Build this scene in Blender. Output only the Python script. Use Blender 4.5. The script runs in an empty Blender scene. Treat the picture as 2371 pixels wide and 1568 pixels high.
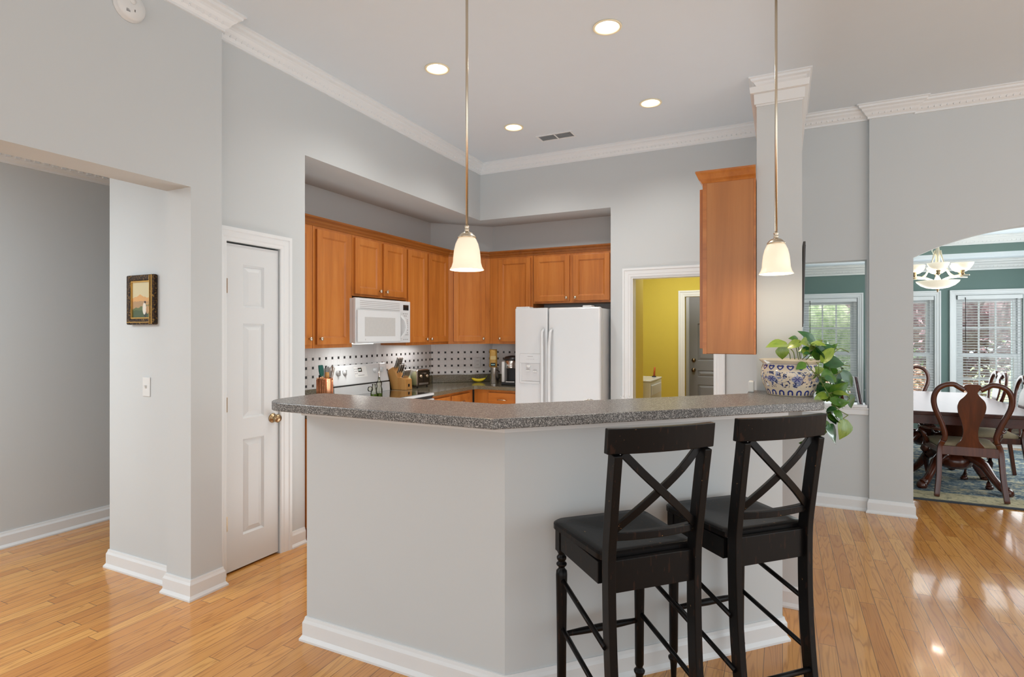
import bpy, bmesh, math, random
from mathutils import Vector, Matrix, noise as mnoise
PI = math.pi
S = bpy.context.scene
COL = S.collection
random.seed(7)

# ---------------------------------------------------------------- camera
FPX, YAW, CAMH = 1294.0, 0.4508, 1.48
cd = bpy.data.cameras.new('camera'); cam = bpy.data.objects.new('camera', cd); COL.objects.link(cam)
cd.sensor_fit = 'HORIZONTAL'; cd.sensor_width = 36.0; cd.lens = FPX / 2371 * 36.0
cd.shift_y = -12.0 / 2371; cd.clip_start = 0.05; cd.clip_end = 200
cam.location = (0, 0, CAMH); cam.rotation_euler = (PI / 2, 0, YAW)
S.camera = cam

# ---------------------------------------------------------------- world and daylight
W = bpy.data.worlds.new('world'); S.world = W; W.use_nodes = True
wn = W.node_tree; wn.nodes.clear()
wo = wn.nodes.new('ShaderNodeOutputWorld'); wb = wn.nodes.new('ShaderNodeBackground')
wb.inputs['Color'].default_value = (0.90, 0.95, 1.0, 1); wb.inputs['Strength'].default_value = 1.25
wn.links.new(wb.outputs[0], wo.inputs[0])

def area(name, loc, rot, sx, sy, power, color=(1, 1, 1), spread=None):
    l = bpy.data.lights.new(name, 'AREA'); l.shape = 'RECTANGLE'; l.size = sx; l.size_y = sy
    l.energy = power; l.color = color
    if spread: l.spread = spread
    o = bpy.data.objects.new(name, l); COL.objects.link(o); o.location = loc; o.rotation_euler = rot
    return o
def point(name, loc, power, color, r=0.03):
    l = bpy.data.lights.new(name, 'POINT'); l.energy = power; l.color = color; l.shadow_soft_size = r
    o = bpy.data.objects.new(name, l); COL.objects.link(o); o.location = loc
    return o
# sun on the garden behind the dining room
sl = bpy.data.lights.new('sun', 'SUN'); sl.energy = 9.0; sl.angle = 0.03; sl.color = (1, .96, .9)
so = bpy.data.objects.new('sun', sl); COL.objects.link(so); so.rotation_euler = (0.42, 0.10, 0.5)
# added area fills for unseen living room daylight, behind and right of the camera
area('living_room_fill', (0.6, -3.6, 1.7), (PI/2, 0, 0), 7.5, 3.0, 44, (.89, .965, 1))
area('living_room_fill_side', (4.9, 2.3, 1.7), (0, PI/2, 0), 2.6, 2.8, 44, (.90, .98, 1))  # added side fill for the right floor and bar front
area('rear_ceiling_fill', (0.4, -2.2, .04), (PI, 0, 0), 5.5, 2.6, 14, (.86, .96, 1))  # added upward fill that brightens the ceiling, unseen behind the camera
area('kitchen_up_fill', (-1.75, 3.75, .06), (PI, 0, 0), 1.5, 1.9, 30, (.84, .955, 1))  # added upward fill for the kitchen ceiling, hidden behind the bar
area('hall_top_fill', (-4.35, -0.2, 2.6), (0, 0, 0), 1.0, 1.4, 62, (.95, .98, 1))  # added overhead fill that brightens the hall, out of view
area('hall_wall_fill', (-3.40, 0.6, 1.6), (0, PI/2, 0), 2.0, 1.8, 9, (.93, .98, 1))  # added fill aimed at the far hall wall, out of view
area('dining_daylight', (1.6, 9.2, 1.3), (-PI/2, 0, 0), 2.6, 1.5, 34, (.93, .97, 1))
area('dining_side_fill', (3.2, 7.6, 1.4), (0, PI/2, 0), 1.5, 2.2, 48, (.93, .98, 1))  # added fill beside the solid right wall, no window there
area('laundry_fill', (-1.2, 6.9, 2.65), (0, 0, 0), .5, .5, 27, (.95, .97, 1))  # added overhead fill for the laundry, without a fixture
area('entry_area_light', (-1.2, 8.5, 2.3), (0, 0, 0), .4, .4, 4, (1, .98, .95))  # overhead area light in the entry, no fixture modelled
V = S.view_settings
V.view_transform = 'Standard'; V.look = 'None'; V.gamma = 1.0; V.exposure = 0.0; V.use_curve_mapping = False

# ---------------------------------------------------------------- mesh building
class MB:
    def __init__(s): s.v = []; s.f = []; s.sm = []; s.uv = {}; s.mi = []; s.M = Matrix.Identity(4); s.cur = 0
    def _add(s, vs, fs, smooth=False):
        b = len(s.v)
        s.v += [tuple(s.M @ Vector(p)) for p in vs]
        for f in fs: s.f.append([b + i for i in f]); s.sm.append(smooth); s.mi.append(s.cur)
    def box(s, x0, x1, y0, y1, z0, z1):
        x0, x1 = min(x0, x1), max(x0, x1); y0, y1 = min(y0, y1), max(y0, y1); z0, z1 = min(z0, z1), max(z0, z1)
        s._add([(x0,y0,z0),(x1,y0,z0),(x1,y1,z0),(x0,y1,z0),(x0,y0,z1),(x1,y0,z1),(x1,y1,z1),(x0,y1,z1)],
               [(0,3,2,1),(4,5,6,7),(0,1,5,4),(1,2,6,5),(2,3,7,6),(3,0,4,7)])
        return s
    def hexa(s, p):   # eight corners: bottom loop of four, then top loop of four
        s._add(p, [(0,3,2,1),(4,5,6,7),(0,1,5,4),(1,2,6,5),(2,3,7,6),(3,0,4,7)]); return s
    def prism(s, pts, z0, z1):
        n = len(pts)
        a = sum(pts[i][0]*pts[(i+1)%n][1]-pts[(i+1)%n][0]*pts[i][1] for i in range(n))
        if a < 0: pts = pts[::-1]
        s._add([(x,y,z0) for x,y in pts] + [(x,y,z1) for x,y in pts],
               [tuple(range(n-1,-1,-1)), tuple(range(n,2*n))] + [(i,(i+1)%n,n+(i+1)%n,n+i) for i in range(n)])
        return s
    def lathe(s, prof, c=(0,0,0), seg=24, smooth=True, R=None, sy=1.0, caps=True):
        n = len(prof); vs = []; fs = []
        R = R or Matrix.Identity(3)
        for r, z in prof:
            for k in range(seg):
                a = 2*PI*k/seg; p = R @ Vector((r*math.cos(a), r*math.sin(a)*sy, z)); vs.append((p.x+c[0], p.y+c[1], p.z+c[2]))
        for i in range(n-1):
            for k in range(seg):
                k2 = (k+1) % seg; fs.append((i*seg+k, i*seg+k2, (i+1)*seg+k2, (i+1)*seg+k))
        s._add(vs, fs, smooth)
        b = len(s.v) - n*seg
        if not caps: return s
        if prof[0][0] > 1e-5: s.f.append([b+k for k in range(seg-1,-1,-1)]); s.sm.append(False); s.mi.append(s.cur)
        if prof[-1][0] > 1e-5: s.f.append([b+(n-1)*seg+k for k in range(seg)]); s.sm.append(False); s.mi.append(s.cur)
        return s
    def shell(s, prof, c=(0,0,0), seg=32, t=0.004):   # open bowl or bell with thickness
        inner = [(max(r-t, 0.0005), z) for r, z in prof]
        full = prof + inner[::-1]
        n = len(full); vs = []; fs = []
        for r, z in full:
            for k in range(seg):
                a = 2*PI*k/seg; vs.append((c[0]+r*math.cos(a), c[1]+r*math.sin(a), c[2]+z))
        for i in range(n):
            j = (i+1) % n
            for k in range(seg):
                k2 = (k+1) % seg; fs.append((i*seg+k, i*seg+k2, j*seg+k2, j*seg+k))
        s._add(vs, fs, True); return s
    def cyl(s, p0, p1, r0, r1=None, seg=16, smooth=True):
        r1 = r0 if r1 is None else r1
        return s.tube([p0, p1], [r0, r1], seg, smooth=smooth)
    def tube(s, pts, r, seg=10, sec=None, up=(0,0,1), smooth=True, closed=False):
        """sweep a circle, or the section sec [(side, up)...], along pts"""
        P = [Vector(p) for p in pts]; n = len(P)
        if not isinstance(r, (list, tuple)): r = [r]*n
        if sec is None: sec = [(math.cos(2*PI*k/seg), math.sin(2*PI*k/seg)) for k in range(seg)]
        m = len(sec); vs = []; fs = []; upv = Vector(up); prev = None
        for i in range(n):
            if closed: t = P[(i+1)%n]-P[(i-1)%n]
            else: t = (P[min(i+1,n-1)]-P[max(i-1,0)])
            t.normalize()
            a = t.cross(upv)
            if a.length < 0.05: a = prev if prev is not None else t.cross(Vector((1,0.01,0)))
            a = (a - t*a.dot(t)).normalized(); b = a.cross(t).normalized(); prev = a
            for (u, w) in sec: vs.append(tuple(P[i] + a*(u*r[i]) + b*(w*r[i])))
        rng = n if closed else n-1
        for i in range(rng):
            j = (i+1) % n
            for k in range(m):
                k2 = (k+1) % m; fs.append((i*m+k, j*m+k, j*m+k2, i*m+k2))
        s._add(vs, fs, smooth)
        if not closed:
            b0 = len(s.v)-n*m
            s.f.append([b0+k for k in range(m)]); s.sm.append(False); s.mi.append(s.cur)
            s.f.append([b0+(n-1)*m+k for k in range(m-1,-1,-1)]); s.sm.append(False); s.mi.append(s.cur)
        return s
    def bar(s, pts, w, h, up=(0,0,1), smooth=False):   # rectangular section w (side) x h (up)
        return s.tube(pts, 1.0, sec=[(w/2,-h/2),(w/2,h/2),(-w/2,h/2),(-w/2,-h/2)], up=up, smooth=smooth)
    def sweep(s, prof, path, side=1, closed=False, smooth=False):
        """molding: prof [(out, z)], path of 2D points, out on the right of travel when side=1; mitred corners"""
        P = [Vector(p).to_2d() for p in path]; n = len(P); m = len(prof); vs = []; fs = []
        def nrm(a, b):
            d = (b-a).normalized(); return Vector((d.y, -d.x))*side
        for i in range(n):
            if closed: n1, n2 = nrm(P[i-1], P[i]), nrm(P[i], P[(i+1)%n])
            else:
                n1 = nrm(P[i-1], P[i]) if i > 0 else nrm(P[0], P[1])
                n2 = nrm(P[i], P[i+1]) if i < n-1 else n1
            mt = (n1+n2); mt = mt/ (mt.dot(n1)) if mt.length > 1e-6 else n1
            for o, z in prof: vs.append((P[i].x+mt.x*o, P[i].y+mt.y*o, z))
        rng = n if closed else n-1
        for i in range(rng):
            j = (i+1) % n
            for k in range(m):
                k2 = (k+1) % m
                fs.append((i*m+k, j*m+k, j*m+k2, i*m+k2) if side*1 < 0 else (i*m+k, i*m+k2, j*m+k2, j*m+k))
        if not closed: fs += [tuple(range(m)), tuple((n-1)*m+k for k in range(m-1,-1,-1))]
        s._add(vs, fs, smooth); return s
    def build(s, name, mats, parent=None, bevel=0, seg=2, uvf=None):
        me = bpy.data.meshes.new(name); me.from_pydata(s.v, [], s.f); me.update()
        bm = bmesh.new(); bm.from_mesh(me); bmesh.ops.recalc_face_normals(bm, faces=bm.faces); bm.to_mesh(me); bm.free()
        for p, q, mi in zip(me.polygons, s.sm, s.mi): p.use_smooth = q; p.material_index = mi
        if not isinstance(mats, (list, tuple)): mats = [mats]
        for m in mats: me.materials.append(m)
        if uvf:
            uvl = me.uv_layers.new(name='UVMap')
            for lp in me.loops: uvl.data[lp.index].uv = uvf(me.vertices[lp.vertex_index].co)
        o = bpy.data.objects.new(name, me); COL.objects.link(o)
        if parent: o.parent = parent
        if bevel:
            b = o.modifiers.new('bevel', 'BEVEL'); b.width = bevel; b.segments = seg; b.limit_method = 'ANGLE'; b.angle_limit = 0.7
            b.harden_normals = False
        return o
def box(name, m, dims, parent=None, bevel=0):
    return MB().box(*dims).build(name, m, parent, bevel)
def thing(name, label, cat, loc=(0,0,0), rz=0, group=None):
    o = bpy.data.objects.new(name, None); COL.objects.link(o); o.location = loc; o.rotation_euler = (0,0,rz)
    o.empty_display_size = 0.1; o['label'] = label; o['category'] = cat
    if group: o['group'] = group
    return o
def tag(o, label, cat, group=None):
    o['label'] = label; o['category'] = cat
    if group: o['group'] = group
    return o
def struct(o): o['kind'] = 'structure'; return o
def copytree(o, parent=None):
    c = o.copy(); COL.objects.link(c)
    if parent: c.parent = parent
    for ch in list(o.children): copytree(ch, c)
    return c

def smooth(pts, k=4):
    """Catmull-Rom refinement of a path of 2D or 3D points"""
    P = [Vector(p) for p in pts]; Q = []
    for i in range(len(P)-1):
        p0, p1, p2, p3 = P[max(i-1, 0)], P[i], P[i+1], P[min(i+2, len(P)-1)]
        for j in range(k):
            s = j/k; Q.append(tuple(.5*((2*p1)+(p2-p0)*s+(2*p0-5*p1+4*p2-p3)*s**2+(3*p1-p0-3*p2+p3)*s**3)))
    return Q+[tuple(P[-1])]

# ---------------------------------------------------------------- materials
class NT:
    def __init__(s, name):
        s.m = bpy.data.materials.new(name); s.m.use_nodes = True; s.t = s.m.node_tree; s.t.nodes.clear()
        s.out = s.t.nodes.new('ShaderNodeOutputMaterial'); s.b = s.n('ShaderNodeBsdfPrincipled')
        s.t.links.new(s.b.outputs[0], s.out.inputs[0])
    def n(s, ty, **k):
        x = s.t.nodes.new(ty)
        for a, v in k.items(): setattr(x, a, v)
        return x
    def set(s, inp, v):
        if hasattr(v, 'is_linked') or isinstance(v, bpy.types.NodeSocket): s.t.links.new(v, inp)
        elif isinstance(v, (tuple, list)):
            inp.default_value = tuple(v) + ((1,) if len(v) == 3 and len(inp.default_value) == 4 else ())
        else: inp.default_value = v
    def P(s, **k):
        for a, v in k.items(): s.set(s.b.inputs[a.replace('_', ' ')], v)
    def math(s, op, a, b=None, c=None, clamp=False):
        x = s.n('ShaderNodeMath', operation=op, use_clamp=clamp); s.set(x.inputs[0], a)
        if b is not None: s.set(x.inputs[1], b)
        if c is not None: s.set(x.inputs[2], c)
        return x.outputs[0]
    def mix(s, f, a, b, mode='MIX'):
        x = s.n('ShaderNodeMix', data_type='RGBA', blend_type=mode); s.set(x.inputs[0], f); s.set(x.inputs[6], a); s.set(x.inputs[7], b)
        return x.outputs[2]
    def co(s, kind='Object'): return s.n('ShaderNodeTexCoord').outputs[kind]
    def mapv(s, v, scale=(1,1,1), loc=(0,0,0), rot=(0,0,0)):
        x = s.n('ShaderNodeMapping'); s.set(x.inputs[0], v); x.inputs['Scale'].default_value = scale
        x.inputs['Location'].default_value = loc; x.inputs['Rotation'].default_value = rot; return x.outputs[0]
    def noise(s, v, scale=5, detail=3, rough=.5, dist=0):
        x = s.n('ShaderNodeTexNoise'); s.set(x.inputs['Vector'], v); x.inputs['Scale'].default_value = scale
        x.inputs['Detail'].default_value = detail; x.inputs['Roughness'].default_value = rough; x.inputs['Distortion'].default_value = dist
        return x.outputs[0]
    def ramp(s, f, stops):
        x = s.n('ShaderNodeValToRGB'); s.set(x.inputs[0], f); e = x.color_ramp.elements
        while len(e) < len(stops): e.new(0.5)
        for q, (p, c) in zip(e, stops): q.position = p; q.color = tuple(c) + (1,) if len(c) == 3 else c
        return x.outputs[0]
    def bump(s, h, strength=.1, dist=.01):
        x = s.n('ShaderNodeBump'); s.set(x.inputs['Height'], h); x.inputs['Strength'].default_value = strength; x.inputs['Distance'].default_value = dist
        s.t.links.new(x.outputs[0], s.b.inputs['Normal'])
    def sep(s, v):
        x = s.n('ShaderNodeSeparateXYZ'); s.set(x.inputs[0], v); return x.outputs
    def comb(s, x, y, z):
        c = s.n('ShaderNodeCombineXYZ'); s.set(c.inputs[0], x); s.set(c.inputs[1], y); s.set(c.inputs[2], z); return c.outputs[0]
def hexc(h):
    f = lambda c: (c/12.92 if c <= .04045 else ((c+.055)/1.055)**2.4)
    return tuple(f(int(h[i:i+2], 16)/255) for i in (0, 2, 4))
def plain(name, col, rough=.5, metal=0, var=.06, scale=8, bump=0, coat=0, **k):
    t = NT(name); v = t.co()
    f = t.noise(v, scale, 3)
    a = tuple(c*(1-var) for c in col); b = tuple(min(1, c*(1+var)) for c in col)
    t.P(Base_Color=t.mix(f, a, b), Roughness=rough, Metallic=metal)
    if coat: t.P(Coat_Weight=coat, Coat_Roughness=.08)
    if bump: t.bump(t.noise(v, 220, 2), bump, .002)
    for a, q in k.items(): t.P(**{a: q})
    return t.m
M = {}
M['wall'] = plain('wall_paint', (.570, .600, .608), .75, var=.012, scale=1.5, bump=.04)
M['ceil'] = plain('ceiling_paint', (.685, .75, .80), .9, var=.01, bump=.03)
M['trim'] = plain('trim_paint', (.75, .775, .785), .35, var=.01)
M['door'] = plain('door_paint', (.68, .705, .715), .4, var=.01)
M['yellow'] = plain('yellow_paint', hexc('c9b548'), .8, var=.02)
M['green'] = plain('green_paint', hexc('677e7a'), .75, var=.03)
M['greydoor'] = plain('grey_door_paint', hexc('9a9a9a'), .45, var=.01)
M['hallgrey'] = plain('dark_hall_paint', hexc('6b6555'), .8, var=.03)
M['white'] = plain('white_enamel', (.64, .665, .68), .22, var=.01, coat=.4)
M['whiteplastic'] = plain('white_plastic', (.70, .715, .71), .35, var=.01)
M['greyglass'] = plain('oven_window', (.48, .48, .47), .2, var=.05, scale=40)
M['black'] = plain('black_plastic', (.012, .012, .013), .3, var=.2)
M['blackgloss'] = plain('black_glass', (.012, .012, .012), .06, var=.1, coat=1)
M['steel'] = plain('brushed_steel', (.62, .6, .57), .25, 1, var=.08, scale=30)
M['nickel'] = plain('satin_nickel', (.66, .58, .46), .26, 1, var=.04)
M['bronze'] = plain('aged_brass', (.42, .30, .17), .32, 1, var=.1)
M['copper'] = plain('copper', (.85, .42, .24), .22, 1, var=.06)
M['darkmetal'] = plain('dark_metal', (.05, .05, .05), .4, 1, var=.1)
M['yellowplastic'] = plain('switch_yellow', hexc('d4c05a'), .5, var=.02)
M['cream'] = plain('cream_reflector', (.85, .76, .55), .5, var=.02)
M['soil'] = plain('potting_soil', (.03, .02, .012), .95, var=.5, scale=60)

def wood(name, c1, c2, c3, axis='Z', rough=.35, coat=.25, gs=1.0):
    t = NT(name); v = t.co()
    sc = {'Z': (14, 14, .9), 'X': (.9, 14, 14), 'Y': (14, .9, 14)}[axis]
    g = t.noise(t.mapv(v, tuple(q*gs for q in sc)), 1.0, 5, .6, .6)
    fine = t.noise(t.mapv(v, tuple(q*7*gs for q in sc)), 1.0, 3, .6)
    blot = t.noise(v, 3.5, 2)
    c = t.ramp(g, [(.25, c1), (.5, c2), (.8, c3)])
    c = t.mix(t.math('MULTIPLY', fine, .35), c, c1)
    c = t.mix(t.math('MULTIPLY', blot, .3), c, c3)
    t.P(Base_Color=c, Roughness=rough, Coat_Weight=coat, Coat_Roughness=.15)
    t.bump(fine, .03, .002); return t.m
M['maple'] = wood('maple_stain', hexc('93501a'), hexc('b86c28'), hexc('cb843e'), 'Z')
M['mapleH'] = wood('maple_stain_rail', hexc('93501a'), hexc('b86c28'), hexc('cb843e'), 'Y')
M['mapleX'] = wood('maple_stain_rail_wide', hexc('93501a'), hexc('b86c28'), hexc('cb843e'), 'X')
M['mapledark'] = wood('maple_molding', hexc('6c390f'), hexc('8f521c'), hexc('a56628'), 'Y')
M['panel'] = wood('maple_veneer', hexc('8e5426'), hexc('b37238'), hexc('c6874a'), 'Z', .4, .15, .6)
M['blockwood'] = wood('beech_block', hexc('b07a3c'), hexc('cf9a58'), hexc('dcae6c'), 'Z', .5, 0)
M['mahog'] = wood('mahogany', hexc('2a0f08'), hexc('4d2010'), hexc('6e3219'), 'Z', .25, .5)
M['mahogtop'] = wood('mahogany_top', hexc('2a1512'), hexc('48241c'), hexc('5a3026'), 'Y', .35, .0)

def m_floor():
    t = NT('oak_floor'); v = t.co(); x, y, z = t.sep(v)
    PW = .0762
    r = t.math('FLOOR', t.math('DIVIDE', x, PW))
    fx = t.math('FRACT', t.math('DIVIDE', x, PW))
    wn_ = t.n('ShaderNodeTexWhiteNoise', noise_dimensions='1D'); t.set(wn_.inputs['W'], r); rr = wn_.outputs[0]
    yy = t.math('DIVIDE', t.math('ADD', y, t.math('MULTIPLY', rr, 7.3)), .95)
    cidx = t.math('FLOOR', yy); fy = t.math('FRACT', yy)
    w2 = t.n('ShaderNodeTexWhiteNoise', noise_dimensions='2D'); t.set(w2.inputs['Vector'], t.comb(r, cidx, 0.0)); rid = w2.outputs[0]
    gv = t.comb(t.math('MULTIPLY', x, 11.0), t.math('MULTIPLY', y, .85), t.math('MULTIPLY', rid, 40.0))
    g = t.noise(gv, 1.0, 2, .5, .35)
    ring = t.math('FRACT', t.math('MULTIPLY', g, 13.0))
    ring = t.math('ABSOLUTE', t.math('SUBTRACT', ring, .5))            # 0 .. .5
    ringm = t.math('SMOOTH_MAX', t.math('SUBTRACT', 1.0, t.math('MULTIPLY', ring, 5.0)), 0.0, .2)
    fine = t.noise(t.comb(t.math('MULTIPLY', x, 260.0), t.math('MULTIPLY', y, 7.0), rid), 1.0, 3, .6)
    base = t.ramp(rid, [(0, hexc('c98844')), (.35, hexc('d8984e')), (.7, hexc('e2a457')), (1, hexc('eab162'))])
    c = t.mix(t.math('MULTIPLY', ringm, .5), base, hexc('955a28'))
    c = t.mix(t.math('MULTIPLY', fine, .42), c, hexc('9d6530'))
    ex = t.math('LESS_THAN', t.math('MINIMUM', fx, t.math('SUBTRACT', 1.0, fx)), .016)
    ey = t.math('LESS_THAN', t.math('MINIMUM', fy, t.math('SUBTRACT', 1.0, fy)), .0013)
    e = t.math('MAXIMUM', ex, ey)
    c = t.mix(t.math('MULTIPLY', e, .85), c, (.06, .025, .01))
    rb = t.noise(v, 7, 3)
    t.P(Base_Color=c, Roughness=t.math('ADD', .13, t.math('MULTIPLY', rb, .1)), Coat_Weight=.35, Coat_Roughness=.06)
    h = t.math('SUBTRACT', t.math('ADD', t.math('MULTIPLY', rb, .9), t.math('MULTIPLY', ringm, .05)), t.math('MULTIPLY', e, .25))
    t.bump(h, .12, .01); return t.m
M['floor'] = m_floor()

def m_laminate(name, dark, mid, light, rough=.22):
    t = NT(name); v = t.co()
    a = t.noise(v, 185, 2, .7); b = t.noise(v, 360, 2, .7)
    c = t.ramp(a, [(.34, dark), (.46, mid), (.56, mid), (.66, light)])
    c = t.mix(t.math('GREATER_THAN', b, .60), c, light); c = t.mix(t.math('LESS_THAN', b, .40), c, dark)
    t.P(Base_Color=c, Roughness=rough, Coat_Weight=(.2 if rough > .3 else .5), Coat_Roughness=.14); return t.m
M['lam'] = m_laminate('speckled_laminate', (.014, .014, .015), (.11, .108, .102), (.5, .49, .47), .38)
M['lamk'] = m_laminate('kitchen_laminate', (.045, .038, .025), (.13, .115, .075), (.33, .3, .22), .16)

def m_tile():
    t = NT('backsplash_tile'); u, v, _ = t.sep(t.co('UV')); p = .0765
    def cell(a, off): return t.math('FRACT', t.math('DIVIDE', t.math('ADD', a, off), p))
    fu, fv = cell(u, 0.0), cell(v, -1.03 + .5*p + 40*p)
    du = t.math('ABSOLUTE', t.math('SUBTRACT', fu, .5)); dv = t.math('ABSOLUTE', t.math('SUBTRACT', fv, .5))
    dm = t.math('MAXIMUM', du, dv)
    inrow = t.math('LESS_THAN', v, 1.03 + 3.5*p)
    blk = t.math('MULTIPLY', t.math('LESS_THAN', dm, .148), inrow)
    # grout: basket weave lines run from the black squares, plus a border course above
    def line(d): return t.math('LESS_THAN', d, .018)
    ga = t.math('MULTIPLY', line(t.math('ABSOLUTE', t.math('SUBTRACT', du, .19))), t.math('LESS_THAN', dv, .5))
    gb = line(t.math('ABSOLUTE', t.math('SUBTRACT', dv, .19)))
    gu = t.math('LESS_THAN', t.math('ABSOLUTE', t.math('SUBTRACT', t.math('FRACT', t.math('DIVIDE', u, .1524)), .5)), .01)
    gt = t.math('MULTIPLY', t.math('SUBTRACT', 1.0, inrow), gu)
    g = t.math('MAXIMUM', t.math('MULTIPLY', t.math('MAXIMUM', ga, gb), inrow), gt)
    c = t.mix(t.math('MULTIPLY', g, .45), (.72, .73, .74), (.5, .5, .5)); c = t.mix(blk, c, (.006, .006, .007))
    t.P(Base_Color=c, Roughness=.18, Coat_Weight=.3); t.bump(t.math('SUBTRACT', 1.0, g), .15, .002); return t.m
M['tile'] = m_tile()

def m_glow(name, col, strength, base=(.9, .88, .8)):
    t = NT(name); f = t.noise(t.co(), 12, 2)
    t.P(Base_Color=base, Roughness=.3, Emission_Color=t.mix(f, tuple(c*.95 for c in col), col), Emission_Strength=strength); return t.m
def m_shade():
    # frosted bell glass, brightest around the lamp in its lower middle
    t = NT('frosted_shade_glass'); x, y, z = t.sep(t.co())
    d = t.math('ABSOLUTE', t.math('SUBTRACT', z, .055)); f = t.math('SUBTRACT', 1.0, t.math('MULTIPLY', d, 5.0), clamp=True)
    t.P(Base_Color=(.85, .8, .7), Roughness=.25, Emission_Color=t.mix(f, (1, .70, .38), (1, .80, .50)), Emission_Strength=t.math('ADD', .22, t.math('MULTIPLY', f, .26)))
    return t.m
M['shade'] = m_shade()
M['bulb'] = m_glow('lamp_bulb', (1, .9, .7), 9)
M['canlamp'] = m_glow('can_lamp', (1, .93, .8), 12)
M['chandglass'] = m_glow('chandelier_glass', (1, .9, .68), .55)
M['chandmetal'] = plain('antique_white_metal', (.72, .68, .56), .35, .3, var=.1, scale=30)
M['uclight'] = m_glow('under_light', (1, .98, .92), 2)

def m_glass(name, col=(1, 1, 1), rough=0.0):
    t = NT(name); t.t.nodes.remove(t.b)
    tr = t.n('ShaderNodeBsdfTransparent'); gl = t.n('ShaderNodeBsdfGlossy'); mx = t.n('ShaderNodeMixShader')
    tr.inputs[0].default_value = (*col, 1); gl.inputs['Roughness'].default_value = .02
    fr = t.n('ShaderNodeFresnel'); fr.inputs[0].default_value = 1.45
    t.t.links.new(fr.outputs[0], mx.inputs[0]); t.t.links.new(tr.outputs[0], mx.inputs[1]); t.t.links.new(gl.outputs[0], mx.inputs[2])
    t.t.links.new(mx.outputs[0], t.out.inputs[0]); return t.m
def m_blind():
    t = NT('translucent_blind_slat'); tr = t.n('ShaderNodeBsdfTranslucent'); tr.inputs[0].default_value = (.95, .96, .97, 1); mx = t.n('ShaderNodeMixShader'); mx.inputs[0].default_value = .6
    t.P(Base_Color=t.mix(t.noise(t.co(), 5, 2), (.82, .84, .85), (.86, .87, .88)), Roughness=.4); t.t.links.new(t.b.outputs[0], mx.inputs[1]); t.t.links.new(tr.outputs[0], mx.inputs[2]); t.t.links.new(mx.outputs[0], t.out.inputs[0]); return t.m
M['blind'] = m_blind()
M['glass'] = m_glass('window_glass')
M['cruet'] = m_glass('cruet_glass', (.96, .97, .90))
M['oil'] = plain('olive_oil', (.1, .2, .01), .1, var=.2)

def m_pot():
    t = NT('blue_white_porcelain'); u, v, _ = t.sep(t.co('UV'))
    cream = hexc('d6c9b2'); navy = hexc('1f2f7a'); grey = hexc('7f86a3')
    def band(lo, hi): return t.math('MULTIPLY', t.math('GREATER_THAN', v, lo), t.math('LESS_THAN', v, hi))
    # hearts on the shoulder
    hu = t.math('SUBTRACT', t.math('FRACT', t.math('MULTIPLY', u, 18.0)), .5); hv = t.math('DIVIDE', t.math('SUBTRACT', v, .80), .075)
    r1 = t.math('SQRT', t.math('ADD', t.math('POWER', t.math('MULTIPLY', hu, 2.3), 2.0), t.math('POWER', t.math('SUBTRACT', hv, t.math('MULTIPLY', t.math('ABSOLUTE', hu), 1.6)), 2.0)))
    heart = t.math('MULTIPLY', t.math('LESS_THAN', t.math('ABSOLUTE', t.math('SUBTRACT', r1, .62)), .24), band(.715, .885))
    # arches at the foot
    au = t.math('SUBTRACT', t.math('FRACT', t.math('MULTIPLY', u, 18.0)), .5); av = t.math('DIVIDE', t.math('SUBTRACT', v, .10), .08)
    r2 = t.math('SQRT', t.math('ADD', t.math('POWER', t.math('MULTIPLY', au, 3.0), 2.0), t.math('POWER', t.math('MAXIMUM', av, 0.0), 2.0)))
    arch = t.math('MULTIPLY', t.math('LESS_THAN', t.math('ABSOLUTE', t.math('SUBTRACT', r2, .72)), .27), band(.03, .215))
    # star flowers in the middle
    fu = t.math('SUBTRACT', t.math('FRACT', t.math('MULTIPLY', u, 7.0)), .5); fv = t.math('DIVIDE', t.math('SUBTRACT', v, .49), .42)
    fr = t.math('SQRT', t.math('ADD', t.math('POWER', fu, 2.0), t.math('POWER', fv, 2.0)))
    ang = t.math('ARCTAN2', fv, fu); pet = t.math('ABSOLUTE', t.math('COSINE', t.math('MULTIPLY', ang, 3.0)))
    star = t.math('MULTIPLY', t.math('LESS_THAN', fr, t.math('ADD', .03, t.math('MULTIPLY', t.math('POWER', pet, 3.0), .17))), band(.28, .70))
    disc = t.math('MULTIPLY', t.math('LESS_THAN', fr, .22), band(.25, .72))
    cv = t.comb(t.math('MULTIPLY', u, 40.0), t.math('MULTIPLY', v, 9.0), 0.0)
    n1 = t.noise(cv, 1.2, 1, .5, 1.2); n2 = t.noise(t.mapv(cv, (1,1,1), (7,3,1)), 1.0, 1, .5, .8)
    vine = t.math('MULTIPLY', t.math('GREATER_THAN', n1, .585), band(.25, .70)); leaf = t.math('MULTIPLY', t.math('GREATER_THAN', n2, .60), band(.25, .70))
    c = t.mix(leaf, cream, grey); c = t.mix(vine, c, hexc('2a355f')); c = t.mix(disc, c, hexc('8a90aa')); c = t.mix(star, c, navy)
    c = t.mix(heart, c, navy); c = t.mix(arch, c, navy)
    c = t.mix(t.math('LESS_THAN', t.math('ABSOLUTE', t.math('SUBTRACT', v, .905)), .006), c, grey)
    t.P(Base_Color=c, Roughness=.2, Coat_Weight=.5); return t.m
M['pot'] = m_pot()
M['potin'] = plain('porcelain_inside', hexc('c9bfab'), .35, var=.04)

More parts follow.
